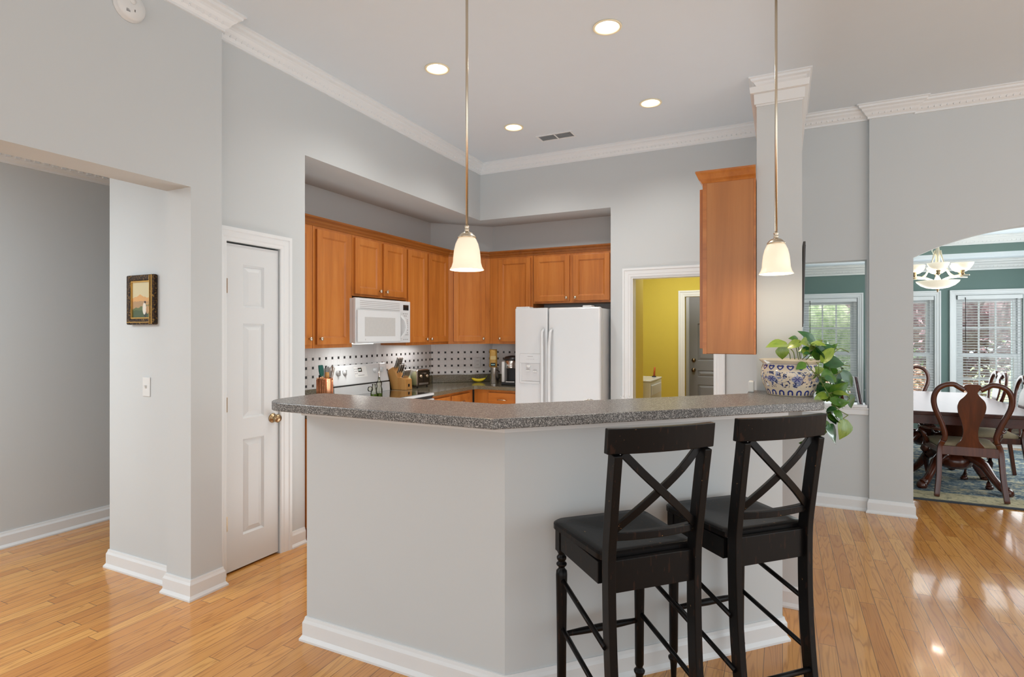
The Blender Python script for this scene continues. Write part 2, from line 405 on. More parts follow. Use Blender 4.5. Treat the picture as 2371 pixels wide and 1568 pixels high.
def m_leaf(name, c1, c2):
    t = NT(name); v = t.co('UV'); f = t.noise(t.mapv(v, (2.2, 9, 1)), 1.4, 2, .5, .6)
    t.P(Base_Color=t.mix(f, c1, c2), Roughness=.28, Coat_Weight=.3, Subsurface_Weight=0.0); return t.m
M['leaf0'] = m_leaf('leaf_light', hexc('3f6c18'), hexc('95a845')); M['leaf1'] = m_leaf('leaf_mid', hexc('215512'), hexc('5c8a2c')); M['leaf2'] = m_leaf('leaf_dark', hexc('123f1c'), hexc('37703a'))
M['stem'] = plain('vine_stem', hexc('6a7a35'), .5, var=.3, scale=40)

def m_blackpaint():
    t = NT('distressed_black_paint'); v = t.co()
    n = t.noise(v, 26, 5, .75); m2 = t.noise(t.mapv(v, (3, 3, 3)), 2.2, 1)
    chip = t.math('GREATER_THAN', t.math('ADD', n, t.math('MULTIPLY', m2, .12)), .755)
    wear = t.noise(t.mapv(v, (70, 70, 14)), 1, 3)
    c = t.mix(t.math('MULTIPLY', t.math('GREATER_THAN', wear, .64), .30), (.006, .0055, .0055), (.06, .025, .014))
    c = t.mix(chip, c, hexc('a07c52'))
    t.P(Base_Color=c, Roughness=.33, Coat_Weight=.04, Coat_Roughness=.25, Specular_IOR_Level=.13); t.bump(n, .05, .003); return t.m
M['stool'] = m_blackpaint()
M['cushion'] = plain('tan_seat_fabric', hexc('a99a7d'), .85, var=.12, scale=60, bump=.2)

def m_rug():
    t = NT('blue_cream_rug'); v = t.co(); x, y, _ = t.sep(v)
    a = t.noise(v, 16, 4, .65, 1.5); b = t.noise(v, 5, 3, .6, 1)
    f = t.math('ADD', t.math('MULTIPLY', a, .65), t.math('MULTIPLY', b, .35))
    field = t.ramp(f, [(.40, hexc('2f4150')), (.48, hexc('5f7482')), (.53, hexc('8f9893')), (.60, hexc('c9bf9f'))])
    bord = t.ramp(a, [(.35, hexc('8d8a74')), (.5, hexc('c3b893')), (.7, hexc('cfc6a6'))])
    inb = t.math('LESS_THAN', y, .32); c = t.mix(inb, field, bord)
    c = t.mix(t.math('LESS_THAN', y, .035), c, hexc('3c434a'))
    t.P(Base_Color=c, Roughness=.95); t.bump(t.noise(v, 300, 2), .3, .003); return t.m
M['rug'] = m_rug()

def m_photo():
    # small framed photograph: cream sky, orange peak, green meadow
    t = NT('framed_photo_print'); u, v, _ = t.sep(t.co('UV'))
    n = t.noise(t.comb(t.math('MULTIPLY', u, 6.0), t.math('MULTIPLY', v, 6.0), 0.0), 1, 3)
    vv = t.math('ADD', v, t.math('MULTIPLY', t.math('SUBTRACT', n, .5), .12))
    pk = t.math('SUBTRACT', .64, t.math('MULTIPLY', t.math('ABSOLUTE', t.math('SUBTRACT', u, .42)), .22))
    c = t.mix(t.math('LESS_THAN', vv, pk), hexc('cbc19c'), hexc('cf9f66')); c = t.mix(t.math('LESS_THAN', vv, .46), c, hexc('a98a66'))
    c = t.mix(t.math('LESS_THAN', vv, t.math('ADD', .24, t.math('MULTIPLY', u, .14))), c, hexc('5b6b45')); c = t.mix(t.math('LESS_THAN', vv, .2), c, hexc('46583c'))
    def blob(cu, cv, ru, rv, col, c):
        d = t.math('ADD', t.math('POWER', t.math('DIVIDE', t.math('SUBTRACT', u, cu), ru), 2.0), t.math('POWER', t.math('DIVIDE', t.math('SUBTRACT', v, cv), rv), 2.0))
        return t.mix(t.math('LESS_THAN', d, 1.0), c, col)
    c = blob(.72, .09, .08, .1, hexc('33382f'), c); c = blob(.66, .25, .10, .17, hexc('d9d4c6'), c); c = blob(.83, .22, .08, .12, hexc('b08a62'), c)
    c = blob(.70, .43, .05, .035, hexc('3a2a20'), c); c = blob(.82, .38, .05, .035, hexc('c09a68'), c)
    t.P(Base_Color=c, Roughness=.3); return t.m
M['photo'] = m_photo()
def m_gilt():
    t = NT('gilt_frame'); n = t.noise(t.co(), 90, 3)
    t.P(Base_Color=t.ramp(n, [(.42, hexc('1c0f07')), (.58, hexc('4a3114')), (.72, hexc('a07c3a'))]), Roughness=.4, Metallic=.4); t.bump(n, .8, .004); return t.m
M['gilt'] = m_gilt()
M['gold'] = plain('gilt_edge', hexc('c39a52'), .35, .6, var=.2, scale=60)
def m_foliage(name, cols, s=9):
    t = NT(name); n = t.noise(t.co(), s, 3, .7)
    t.P(Base_Color=t.ramp(n, [(.3, cols[0]), (.5, cols[1]), (.7, cols[2])]), Roughness=.7); return t.m
M['bushgreen'] = m_foliage('hedge_leaves', (hexc('7d9a70'), hexc('b0c49e'), hexc('e0e8d4')))
M['bushpink'] = m_foliage('flowering_leaves', (hexc('5d7348'), hexc('b58f7c'), hexc('e7cdbf')), 14)
M['treered'] = m_foliage('plum_leaves', (hexc('8a6a72'), hexc('b0929a'), hexc('dac9ce')))
M['bark'] = plain('bark', hexc('4a3b30'), .9, var=.3, scale=30)
M['lawn'] = m_foliage('lawn', (hexc('7f9a66'), hexc('a4b884'), hexc('c2d0a4')), 3)
M['siding'] = plain('pale_siding', hexc('cfe0ee'), .7, var=.02)
M['banana'] = plain('banana_skin', hexc('e8cf1e'), .45, var=.08, scale=40)
M['bananatip'] = plain('banana_tip', hexc('7d8420'), .6)
M['bag'] = plain('coffee_bag_foil', hexc('b08b45'), .4, .25, var=.25, scale=18)
M['teal'] = plain('teal_silicone', (.005, .10, .085), .4)
M['limegreen'] = plain('pale_green_enamel', hexc('b3b78a'), .25, var=.03, coat=.5)
M['paper'] = plain('magazine_paper', hexc('d8dce2'), .6, var=.1, scale=20)
M['redpaper'] = plain('dark_magazine_cover', hexc('5b2430'), .5, var=.2)
M['orange'] = plain('orange_handle', hexc('b4541f'), .5)

# ================================================================ the setting
CZ = 3.355                       # ceiling height
XL, XN, YB = -3.045, -2.955, 5.475   # pantry wall plane, near left wall plane, back wall plane
XK, YK, YA = -3.62, 5.87, 2.924      # range wall plane, fridge wall plane, start of the kitchen alcove
SZ = 2.743                       # soffit height

# floor: main level, runs through every room
struct(box('floor', M['floor'], (-6.2, 5.2, -4.2, 9.42, -.1, 0)))
# ceiling with four round holes for the recessed lights
LX, LY = (-2.2, -.965), (3.33, 4.58); hs = .12
mb = MB(); gx = [-5.1, LX[0]-hs, LX[0]+hs, LX[1]-hs, LX[1]+hs, 5.2]; gy = [-4.2, LY[0]-hs, LY[0]+hs, LY[1]-hs, LY[1]+hs, 5.6]
for i in range(5):
    for j in range(5):
        if i in (1, 3) and j in (1, 3):
            cx, cy = (gx[i]+gx[i+1])/2, (gy[j]+gy[j+1])/2; n = 32; vs = []
            for k in range(n):
                a = 2*PI*k/n; ca, sa = math.cos(a), math.sin(a); q = hs/max(abs(ca), abs(sa))
                vs += [(cx+.078*ca, cy+.078*sa, CZ), (cx+q*ca, cy+q*sa, CZ)]
            mb._add(vs, [(2*k, 2*k+1, 2*((k+1)%n)+1, 2*((k+1)%n)) for k in range(n)])
        else: mb._add([(gx[i],gy[j],CZ),(gx[i+1],gy[j],CZ),(gx[i+1],gy[j+1],CZ),(gx[i],gy[j+1],CZ)], [(0,1,2,3)])
ceil = mb.build('ceiling', M['ceil'])
mb = MB().box(-5.1, 5.2, -4.2, 5.6, CZ+.12, CZ+.2); struct(mb.build('ceiling_slab', M['ceil'])); bpy.data.objects['ceiling_slab'].name = 'ceiling_upper'
struct(ceil)

# near left wall with the wide cased opening to the hall
mb = MB()
mb.box(-3.168, XN, 2.015, 2.205, 0, CZ)
mb.box(-3.168, XN, -1.4, 2.015, 2.293, CZ)
mb.box(-3.168, XN, -4.2, -1.4, 0, CZ)
struct(mb.build('wall_left', M['wall']))
# pantry wall, door opening Y 2.30..2.705
mb = MB()
mb.box(XL-.115, XL, 2.205, 2.300, 0, CZ); mb.box(XL-.115, XL, 2.300, 2.705, 2.045, CZ); mb.box(XL-.115, XL, 2.705, YA, 0, CZ)
mb.box(XL-.115, XL, YA, YB, SZ, CZ)           # wall over the alcove
mb.box(XK-.1, XL-.115, YA-.1, YA, 0, SZ)      # alcove return
struct(mb.build('wall_pantry', M['wall']))
mb = MB().box(-3.84, -3.168, 2.078, 2.19, 0, 2.76); mb.box(-3.84, -3.72, 2.19, 6.0, 0, 2.76)
struct(mb.build('wall_hall_side', M['wall']))
struct(box('wall_hall', M['wall'], (-4.95, -4.83, -4.2, 6.0, 0, 2.76)))
struct(box('wall_hall_end', M['wall'], (-4.83, -3.72, 5.9, 6.0, 0, 2.76)))
struct(box('ceiling_hall', M['ceil'], (-4.95, -3.168, -4.2, 6.0, 2.76, 2.84)))
# kitchen alcove walls with the tiled backsplash
mb = MB().box(XK-.1, XK, YA, 5.36, 0, SZ); struct(mb.build('wall_range', M['wall']))
DX = XK + (YK-5.344)            # where the diagonal meets the fridge wall
d45 = Matrix.Rotation(PI/4, 4, 'Z')
mb = MB().prism([(XK, 5.344), (DX, YK), (DX-.1, YK+.1), (XK-.1, 5.444)], 0, SZ); struct(mb.build('wall_diagonal', M['wall']))
mb = MB().box(DX-.06, -1.551, YK, YK+.1, 0, SZ); struct(mb.build('wall_fridge', M['wall']))
mb = MB()
mb.box(XL, -1.551, YB, YK, SZ, CZ)                 # soffit face over the fridge side
mb.box(-1.551, -1.343, YB, YB+.125, 0, CZ)
mb.box(-1.551, -1.451, YB+.125, YK+.1, 0, SZ)
mb.box(-1.343, -.56, YB, YB+.125, 2.035, CZ)
mb.box(-.56, .10, YB, YB+.125, 0, CZ)
mb.box(.10, .632, YB, YB+.125, 0, .862); mb.box(.10, .632, YB, YB+.125, 2.095, CZ)
mb.box(.632, .945, YB, YB+.125, 0, CZ)
# arch
xa0, xa1, zs, rise = .945, 2.655, 2.088, .215; xc = (xa0+xa1)/2; hw = (xa1-xa0)/2; Ra = (hw*hw+rise*rise)/(2*rise)
n = 28; xs = [xa0+(xa1-xa0)*i/n for i in range(n+1)]; zf = lambda x: zs+rise-Ra+math.sqrt(Ra*Ra-(x-xc)**2)
for i in range(n):
    a, b = xs[i], xs[i+1]; mb.hexa([(a,YB,zf(a)),(b,YB,zf(b)),(b,YB+.125,zf(b)),(a,YB+.125,zf(a)),(a,YB,CZ),(b,YB,CZ),(b,YB+.125,CZ),(a,YB+.125,CZ)])
mb.box(xa1, 5.2, YB, YB+.125, 0, CZ)
struct(mb.build('wall_back', M['wall']))
struct(box('wall_pilaster', M['wall'], (.645, .945, YB-.035, YB, 0, CZ)))
mb = MB().box(XK-.1, XL-.115, YA, YK+.1, SZ, SZ+.08); mb.box(XL-.115, XL, YB, YK+.1, SZ, SZ+.08)
struct(mb.build('ceiling_soffit', M['wall']))
# wall end (column) at the right of the bar: lower wing wall and the full height post behind it
CX0, CX1, CY = -.129, .095, 3.38
struct(box('wall_column', M['wall'], (CX0, CX1, CY, YB, 0, 2.76)))
mb = MB().box(CX0, CX1, 4.53, YB, 2.8345, CZ); struct(mb.build('wall_column_upper', M['wall']))
mb = MB()
capP = [(0, 2.745), (.012, 2.745), (.014, 2.80), (.032, 2.803), (.036, 2.835), (0, 2.835)]
mb.sweep(capP, [(CX0, YB), (CX0, CY), (CX1, CY), (CX1, YB)], side=1)
mb.box(CX0+.001, CX1-.001, CY+.001, YB, 2.761, 2.834)
mb.sweep([(0, 2.735), (.004, 2.735), (.004, 2.745), (0, 2.745)], [(CX0, YB), (CX0, CY), (CX1, CY), (CX1, YB)], side=1)
struct(mb.build('trim_1', M['trim']))

# tile fields
uvz = lambda ax: (lambda c: ((c.y if ax == 'y' else c.x), c.z))
mb = MB().box(XK, XK+.008, YA, 5.344+.003, 1.005, 1.385); struct(mb.build('trim_2', M['tile'], uvf=uvz('y')))
mb = MB(); e = .008/math.sqrt(2); mb.prism([(XK+e*1.4, 5.344), (DX, YK-e*1.4), (DX, YK), (XK, 5.344)], 1.005, 1.385)
struct(mb.build('trim_3', M['tile'], uvf=lambda c: (math.hypot(c.x-XK, c.y-5.344)+.02, c.z)))
mb = MB().box(DX, -1.6, YK-.008, YK, 1.005, 1.385); struct(mb.build('trim_4', M['tile'], uvf=uvz('x')))

# bar half wall: left wing parallel to the back wall, right wing turned 45 degrees
s2 = math.sqrt(.5)
WO = (-1.0, 2.0); T = .12; tv = T*math.tan(PI/8)
pts = [(-2.07, 2.0), WO, (0.0, 3.0), (0.0-T*s2, 3.0+T*s2), (WO[0]-tv, 2.0+T), (-2.07, 2.0+T)]
mb = MB().prism(pts, 0, 1.125); struct(mb.build('wall_bar', M['wall']))
mb = MB().sweep([(0, 1.085), (.018, 1.085), (.018, 1.125), (0, 1.125)], [(-2.07, 2.12), (-2.07, 2.0), WO, (0.0, 3.0), (-T*s2, 3+T*s2)], side=1)
struct(mb.build('trim_5', M['trim']))

# baseboards with shoe molding
BP = [(0, 0), (.026, 0), (.026, .010), (.015, .026), (.015, .085), (.009, .098), (.006, .112), (0, .112)]
def baseboard(nm, path, side): struct(MB().sweep(BP, path, side=side).build(nm, M['trim']))
baseboard('baseboard_bar', [(-2.07, 2.11), (-2.07, 2.0), WO, (0.0, 3.0), (-.06, 3.06)], 1)
baseboard('baseboard_column', [(CX0, 3.6), (CX0, CY), (CX1, CY), (CX1, YB-.001)], 1)
baseboard('baseboard_left', [(-3.168, 2.078), (-3.168, 2.015), (XN, 2.015), (XN, 2.205), (XN-.04, 2.205)], 1)
baseboard('baseboard_pantry', [(XL, 2.79), (XL, YA-.005)], 1)
baseboard('baseboard_hall_side', [(-3.84, 3.2), (-3.84, 2.078), (-3.17, 2.078)], 1)
baseboard('baseboard_hall', [(-4.83, -4.0), (-4.83, 5.9)], 1)
baseboard('baseboard_back', [(CX1+.03, YB), (.645, YB), (.645, YB-.035), (.945, YB-.035), (.945, YB+.125)], 1)
baseboard('baseboard_kitchen', [(-.46, YB), (CX0-.03, YB)], 1)
baseboard('baseboard_dining', [(3.25, 9.30), (-.2, 9.30)], -1)

# crown molding
def crown(nm, path, side, z=CZ, k=1.0, beads=True, closed=False, dent=False):
    pr = [(0, -.106), (.012, -.106), (.014, -.092), (.030, -.078), (.040, -.060), (.056, -.046), (.062, -.034), (.080, -.026), (.084, -.012), (.096, -.008), (.096, 0), (0, 0)]
    mb = MB().sweep([(a*k, z+b*k) for a, b in pr], path, side=side, closed=closed)
    P = [Vector(p) for p in path]
    if closed: P.append(P[0])
    for a, b in zip(P[:-1], P[1:]):
        d = b-a; L = d.length
        if L < .25 or not beads: continue
        d.normalize(); nn = Vector((d.y, -d.x))*side; st = .055 if dent else .04
        q = int(L/st)
        for i in range(q):
            c = a + d*((i+.5)*L/q)
            if dent:
                o0, o1, w = .024*k, .052*k, .014
                p = [c+d*w+nn*o0, c-d*w+nn*o0, c-d*w+nn*o1, c+d*w+nn*o1]
                mb.prism([(r.x, r.y) for r in p], z-.068*k, z-.040*k)
            else:
                c2 = c + nn*.0305*k; mb.lathe([(0, -.010), (.0062, -.006), (.0062, .006), (0, .010)], (c2.x, c2.y, z-.072*k), 6)
    return struct(mb.build(nm, M['trim']))
crown('trim_6', [(XN, -4.0), (XN, 2.205), (XL, 2.205), (XL, YB), (.645, YB), (.645, YB-.035), (.945, YB-.035), (.945, YB), (5.1, YB)], 1)
crown('trim_7', [(CX0, YB-.1), (CX0, 4.53), (CX1, 4.53), (CX1, YB-.1)], 1)
crown('trim_8', [(-4.83, -4.0), (-4.83, 5.9)], 1, z=2.76, dent=True)

# casings
CP = [(0, 0), (.085, 0), (.085, .022), (.066, .022), (.060, .016), (.030, .014), (.020, .010), (.008, .010), (0, .006)]   # (across, out)
def casing(nm, y0, y1, ztop, plane, axis, sgn, zb=0, wd=.085, sill=False):
    """casing round an opening [y0,y1] x [zb,ztop] lying in the plane; axis 'x': wall of constant x; sgn: room side"""
    mb = MB(); k = wd/.085
    path = [(y0, zb), (y0, ztop), (y1, ztop), (y1, zb)] if not sill else [(y0, zb), (y0, ztop), (y1, ztop), (y1, zb)]
    mb2 = MB().sweep([(a*k, b) for a, b in CP], path, side=-1)
    for (a, b, c), in zip(mb2.v): pass
    vs = []
    for (a, b, c) in mb2.v:
        vs.append((plane+sgn*c, a, b) if axis == 'x' else (a, plane+sgn*c, b))
    mb2.v = vs
    return struct(mb2.build(nm, M['trim']))
casing('trim_9', 2.300, 2.705, 2.045, XL, 'x', 1)
casing('trim_10', -1.343, -.56, 2.035, YB, 'y', -1)
# jambs of the kitchen doorway
mb = MB(); mb.box(-1.343, -1.328, YB, YB+.125, 0, 2.035); mb.box(-.575, -.56, YB, YB+.125, 0, 2.035); mb.box(-1.328, -.575, YB, YB+.125, 2.02, 2.035)
struct(mb.build('trim_11', M['trim']))
o = box('strike_plate', M['bronze'], (-.5765, -.575, YB+.045, YB+.075, .99, 1.10)); tag(o, 'brass latch strike plate set in the right jamb of the kitchen doorway', 'strike plate')

# sill of the pass-through and bright painted reveals of arch and pass-through
mb = MB(); mb.box(.10, .6315, YB-.036, YB+.135, .8625, .885); mb.box(.10, .644, YB-.016, YB-.001, .80, .8615)
mb.box(.10, .644, YB-.024, YB-.0161, .845, .8615)
struct(mb.build('trim_12', M['trim'], bevel=.003))

# ---------------- pantry door
def panel_slab(w, h, t, panels, rec=.014):
    """door leaf in local x 0..w, z 0..h, face at y=0 looking to -y"""
    mb = MB().box(0, w, rec, t, 0, h)
    xs = sorted({0, w} | {p[0] for p in panels} | {p[1] for p in panels})
    # stiles and rails around the panels
    zs_ = sorted({0, h} | {p[2] for p in panels} | {p[3] for p in panels})
    for i in range(len(xs)-1):
        for j in range(len(zs_)-1):
            cx, cz = (xs[i]+xs[i+1])/2, (zs_[j]+zs_[j+1])/2
            if not any(p[0] < cx < p[1] and p[2] < cz < p[3] for p in panels): mb.box(xs[i], xs[i+1], 0, rec+.001, zs_[j], zs_[j+1])
    for a, b, c, d in panels:
        m = .012; q = .042
        mb._add([(a,0,c),(b,0,c),(b,0,d),(a,0,d),(a+m,rec-.001,c+m),(b-m,rec-.001,c+m),(b-m,rec-.001,d-m),(a+m,rec-.001,d-m),(a+q,.002,c+q),(b-q,.002,c+q),(b-q,.002,d-q),(a+q,.002,d-q)],
                [(0,1,5,4),(1,2,6,5),(2,3,7,6),(3,0,4,7),(4,5,9,8),(5,6,10,9),(6,7,11,10),(7,4,8,11),(8,9,10,11)])
    return mb
dr = thing('door_1', 'x', 'door', (XL-.012, 2.303, .012), PI/2); del dr['label']; del dr['category']; struct(dr)
# local x runs along +Y, face to +X (local -y)
w = .399; pn = [(.125, .285, 1.63, 1.90), (.125, .285, .93, 1.53), (.125, .285, .20, .80)]
panel_slab(w, 2.022, .035, pn).build('door_leaf', M['door'], dr)
kb = MB(); R = Matrix.Rotation(PI/2, 3, 'X')
kb.lathe([(0, 0), (.030, 0), (.032, .004), (.028, .009), (.012, .012), (.011, .028), (.020, .032), (.027, .042), (.028, .052), (.022, .062), (0, .066)], (w-.048, 0, .905), 24, R=R)
kb.build('door_knob', M['bronze'], dr)
for hz in (.30, 1.03, 1.76):
    h_ = MB().cyl((-.001, -.006, hz-.045), (-.001, -.006, hz+.045), .007); h_.box(.0, .016, -.001, .002, hz-.045, hz+.045); h_.build('hinge', M['bronze'], dr)

# ---------------- laundry room and entry beyond the kitchen doorway
struct(box('wall_laundry_left', M['yellow'], (-1.52, -1.40, YB+.125, 6.25, 0, 2.7)))
mb = MB().box(-2.4, -1.215, 8.0, 8.1, 0, 2.7); mb.box(-1.215, -.44, 8.0, 8.1, 1.985, 2.7); mb.box(-.44, -.35, 8.0, 8.1, 0, 2.7)
struct(mb.build('wall_laundry_back', M['yellow']))
struct(box('wall_laundry_side', M['yellow'], (-2.5, -2.4, 6.0, 8.1, 0, 2.7)))
struct(box('wall_laundry_near', M['yellow'], (-2.4, -1.52, 6.15, 6.25, 0, 2.7)))
mb = MB().box(-1.45, -.25, YB+.125, 9.4, 2.7, 2.78); mb.box(-2.5, -1.45, 6.1, 9.4, 2.7, 2.78); struct(mb.build('ceiling_laundry', M['ceil']))
struct(box('wall_laundry_right', M['yellow'], (-.40, -.35, YB+.125, 8.0, 0, 2.7)))
casing('trim_13', -1.215, -.44, 1.985, 8.0, 'y', -1)
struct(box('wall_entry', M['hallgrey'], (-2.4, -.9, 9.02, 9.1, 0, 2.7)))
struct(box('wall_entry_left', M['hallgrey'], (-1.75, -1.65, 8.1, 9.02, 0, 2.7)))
casing('trim_14', -1.30, -.40, 2.06, 9.02, 'y', -1)
d3 = thing('door_3', 'x', 'door', (-1.295, 8.985, .01), 0); del d3['label']; del d3['category']; struct(d3)
panel_slab(.88, 2.045, .035, [(.12, .40, .10, .68), (.48, .76, .10, .68), (.12, .40, .80, .90), (.48, .76, .80, .90), (.12, .40, 1.05, 1.62), (.48, .76, 1.05, 1.62)]).build('door_leaf', M['greydoor'], d3)
R = Matrix.Rotation(PI/2, 3, 'X')
MB().lathe([(0, 0), (.033, 0), (.030, .01), (.02, .014), (.016, .022), (0, .024)], (.062, 0, 1.055), 20, R=R).build('deadbolt', M['bronze'], d3)
MB().lathe([(0, 0), (.033, 0), (.028, .009), (.012, .012), (.012, .03), (.027, .042), (.027, .055), (0, .064)], (.062, 0, .905), 20, R=R).build('door_knob', M['bronze'], d3)

# ---------------- dining room shell
YD = 9.30
wins = [(.27, .96), (1.16, 1.85), (2.085, 2.775)]; wz0, wz1 = .50, 1.985
mb = MB(); edges = [-.35] + [q for w_ in wins for q in w_] + [3.3]
for i in range(0, len(edges), 2): mb.box(edges[i], edges[i+1], YD, YD+.12, 0, 2.75)
for a, b in wins: mb.box(a, b, YD, YD+.12, 0, wz0); mb.box(a, b, YD, YD+.12, wz1, 2.75)
struct(mb.build('wall_dining_back', M['green']))
struct(box('wall_dining_left', M['green'], (-.35, -.25, YB+.125, YD, 0, 2.75)))
struct(box('wall_dining_right', M['green'], (3.3, 3.4, YB+.125, YD, 0, 2.75)))
struct(box('wall_dining_near', M['green'], (-.25, .10, YB+.125, YB+.13, 0, 2.75)))
mb = MB(); zt = 2.445; i0 = .42
mb.box(-.25, 3.3, YD-i0, YD, zt, zt+.05); mb.box(-.25, 3.3, YB+.125, YB+.125+i0, zt, zt+.05)
mb.box(-.25, -.25+i0, YB+.125+i0, YD-i0, zt, zt+.05); mb.box(3.3-i0, 3.3, YB+.125+i0, YD-i0, zt, zt+.05)
mb.box(-.3, 3.35, YB+.125, YD, 2.70, 2.76); struct(mb.build('ceiling_dining', M['ceil']))
mb = MB(); a, b, c, d = -.25+i0, 3.3-i0, YB+.125+i0, YD-i0
mb.box(a-.03, b+.03, d, d+.03, zt+.05, 2.70); mb.box(a-.03, b+.03, c-.03, c, zt+.05, 2.70); mb.box(a-.03, a, c, d, zt+.05, 2.70); mb.box(b, b+.03, c, d, zt+.05, 2.70)
struct(mb.build('wall_dining_tray', M['green']))
crown('trim_15', [(-.25, YD), (3.3, YD)], 1, z=zt, k=1.25)
crown('trim_16', [(a, c), (a, d), (b, d), (b, c)], 1, z=2.70, k=.95)
for wi, (a, b) in enumerate(wins):
    casing('trim_%d' % (17+wi), a, b, wz1, YD, 'y', -1, zb=wz0-.0, wd=.07)
    mb = MB().box(a-.09, b+.09, YD-.05, YD-.001, wz0-.025, wz0); mb.box(a-.07, b+.07, YD-.018, YD, wz0-.10, wz0-.025)
    fr = MB(); fw = .045; y0, y1 = YD+.03, YD+.09
    fr.box(a, a+fw, y0, y1, wz0, wz1); fr.box(b-fw, b, y0, y1, wz0, wz1); fr.box(a+fw, b-fw, y0, y1, wz0, wz0+fw); fr.box(a+fw, b-fw, y0, y1, wz1-fw, wz1)
    wo_ = struct(fr.build('window_%d' % (wi+1), M['trim']))
    mb.build('window_sill', M['trim'], wo_)
    zm = 1.185
    for nm, z0, z1, yy in (('lower_sash', wz0+fw, zm+.02, YD+.035), ('upper_sash', zm-.02, wz1-fw, YD+.06)):
        sh = MB(); sw = .038; A, B = a+fw, b-fw
        sh.box(A, A+sw, yy, yy+.024, z0, z1); sh.box(B-sw, B, yy, yy+.024, z0, z1); sh.box(A+sw, B-sw, yy, yy+.024, z0, z0+.045); sh.box(A+sw, B-sw, yy, yy+.024, z1-.045, z1)
        for k in (1, 2):
            xm = A+sw+(B-A-2*sw)*k/3; sh.box(xm-.009, xm+.009, yy+.004, yy+.02, z0+.045, z1-.045)
        zmid = (z0+z1)/2; sh.box(A+sw, B-sw, yy+.005, yy+.019, zmid-.009, zmid+.009)
        so_ = sh.build(nm, M['trim'], wo_)
        MB().box(A+sw, B-sw, yy+.011, yy+.013, z0+.04, z1-.04).build('pane', M['glass'], so_)
    # blind
    pos = ('seen through the pass-through opening', 'hidden in part by the grey pilaster', 'behind the splat back armchair')[wi]
    bl = thing('window_blind', 'white slat blind on the dining window ' + pos, 'blind', ((a+b)/2, YD-.005, wz1), 0, 'blinds on the dining room windows')
    hw_ = (b-a)/2-.012
    MB().box(-hw_, hw_, -.03, .03, -.055, -.005).build('head_rail', M['trim'], bl)
    sl_ = MB(); nsl = 40; bot = wz0-wz1+.05
    for k in range(nsl):
        z = -.07 + (bot+.07)*k/(nsl-1); sl_.hexa([(-hw_, -.014, z-.0052), (hw_, -.014, z-.0052), (hw_, .014, z+.0028), (-hw_, .014, z+.0028), (-hw_, -.014, z-.0042), (hw_, -.014, z-.0042), (hw_, .014, z+.0038), (-hw_, .014, z+.0038)])
    sl_.build('slats', M['blind'], bl)
    MB().box(-hw_, hw_, -.02, .02, bot-.03, bot-.012).build('bottom_rail', M['trim'], bl)
    cdm = MB()
    for xx in (-hw_*.7, 0, hw_*.7): cdm.cyl((xx, -.018, -.05), (xx, -.018, bot-.02), .0012, seg=5)
    cdm.build('ladder_cords', M['paper'], bl)
    MB().cyl((-hw_+.08, -.035, -.03), (-hw_+.08, -.035, -.62), .0035, seg=8).build('tilt_wand', M['darkmetal'], bl)

# ---------------- garden behind the dining room
struct(box('ground', M['lawn'], (-14, 18, 9.42, 40, -.5, -.35)))
def leafcloud(mb, c, r, n, size, flat=1.0, seed=1):
    rd = random.Random(seed)
    for _ in range(n):
        u = rd.random(); th = rd.random()*2*PI; ph = math.acos(2*rd.random()-1); q = r[0]
        d = Vector((math.sin(ph)*math.cos(th)*r[0], math.sin(ph)*math.sin(th)*r[1], math.cos(ph)*r[2]))*(.55+.5*u**.5)
        p = Vector(c)+d; a = Vector((rd.uniform(-1,1), rd.uniform(-1,1), rd.uniform(-1,1))).normalized(); b = a.cross(Vector((rd.uniform(-1,1), rd.uniform(-1,1), rd.uniform(-1,1)))).normalized()
        s_ = size*rd.uniform(.6, 1.3); mb._add([p-a*s_, p+b*s_*.45, p+a*s_, p-b*s_*.45], [(0,1,2,3)])
def tree(name, lab, loc, r, h, mat, n, size, seed):
    t = thing(name, lab, 'tree', loc, 0)
    MB().tube([(0,0,-.02), (.05,.03,h*.4), (-.04,0,h*.75), (0,0,h)], [.14,.11,.08,.03], 8).build('trunk', M['bark'], t)
    mb = MB(); leafcloud(mb, (0,0,h), r, n, size, seed=seed)
    mb.lathe([(0.01,-r[2]*.7),(r[0]*.6,-r[2]*.45),(r[0]*.75,0),(r[0]*.6,r[2]*.5),(0.01,r[2]*.75)], (0,0,h), 14)
    mb.build('foliage', mat, t)
tree('plum_tree', 'purple leaved tree behind the right dining window', (3.1, 14.6, -.35), (1.7, 1.2, 1.9), 2.6, M['treered'], 4200, .10, 5)
tree('green_tree', 'broad green tree behind the left dining window', (1.0, 18.0, -.35), (2.7, 1.7, 2.3), 2.4, M['bushgreen'], 5200, .13, 6)
tree('green_tree', 'tall green tree behind the plum tree', (5.2, 22.5, -.35), (2.4, 2, 2.6), 4.0, M['bushgreen'], 3000, .16, 8)
for i, (x, y, rr, m_, lab) in enumerate(((-.35, 12.8, (1.35,.6,.62), 'bushpink', 'pink flowering shrub seen through the left dining window'), (2.2, 12.3, (1.0,.5,.62), 'bushpink', 'pink flowering shrub in front of the plum tree'),
                                  (-2.9, 14.6, (1.2,.8,.8), 'bushgreen', 'round green shrub at the far left of the garden'), (.6, 15.6, (1.0,.7,.8), 'bushgreen', 'round green shrub behind the pink one outside the left window'))):
    mb = MB(); leafcloud(mb, (0,0,rr[2]), rr, 2600, .06, seed=20+i)
    mb.lathe([(rr[0]*.6,0),(rr[0]*.8,rr[2]*.6),(rr[0]*.7,rr[2]*1.2),(.01,rr[2]*1.6)], (0,0,0), 14, sy=rr[1]/rr[0])
    o = mb.build('garden_shrub', M[m_]); o.location = (x, y, -.352); tag(o, lab, 'shrub')
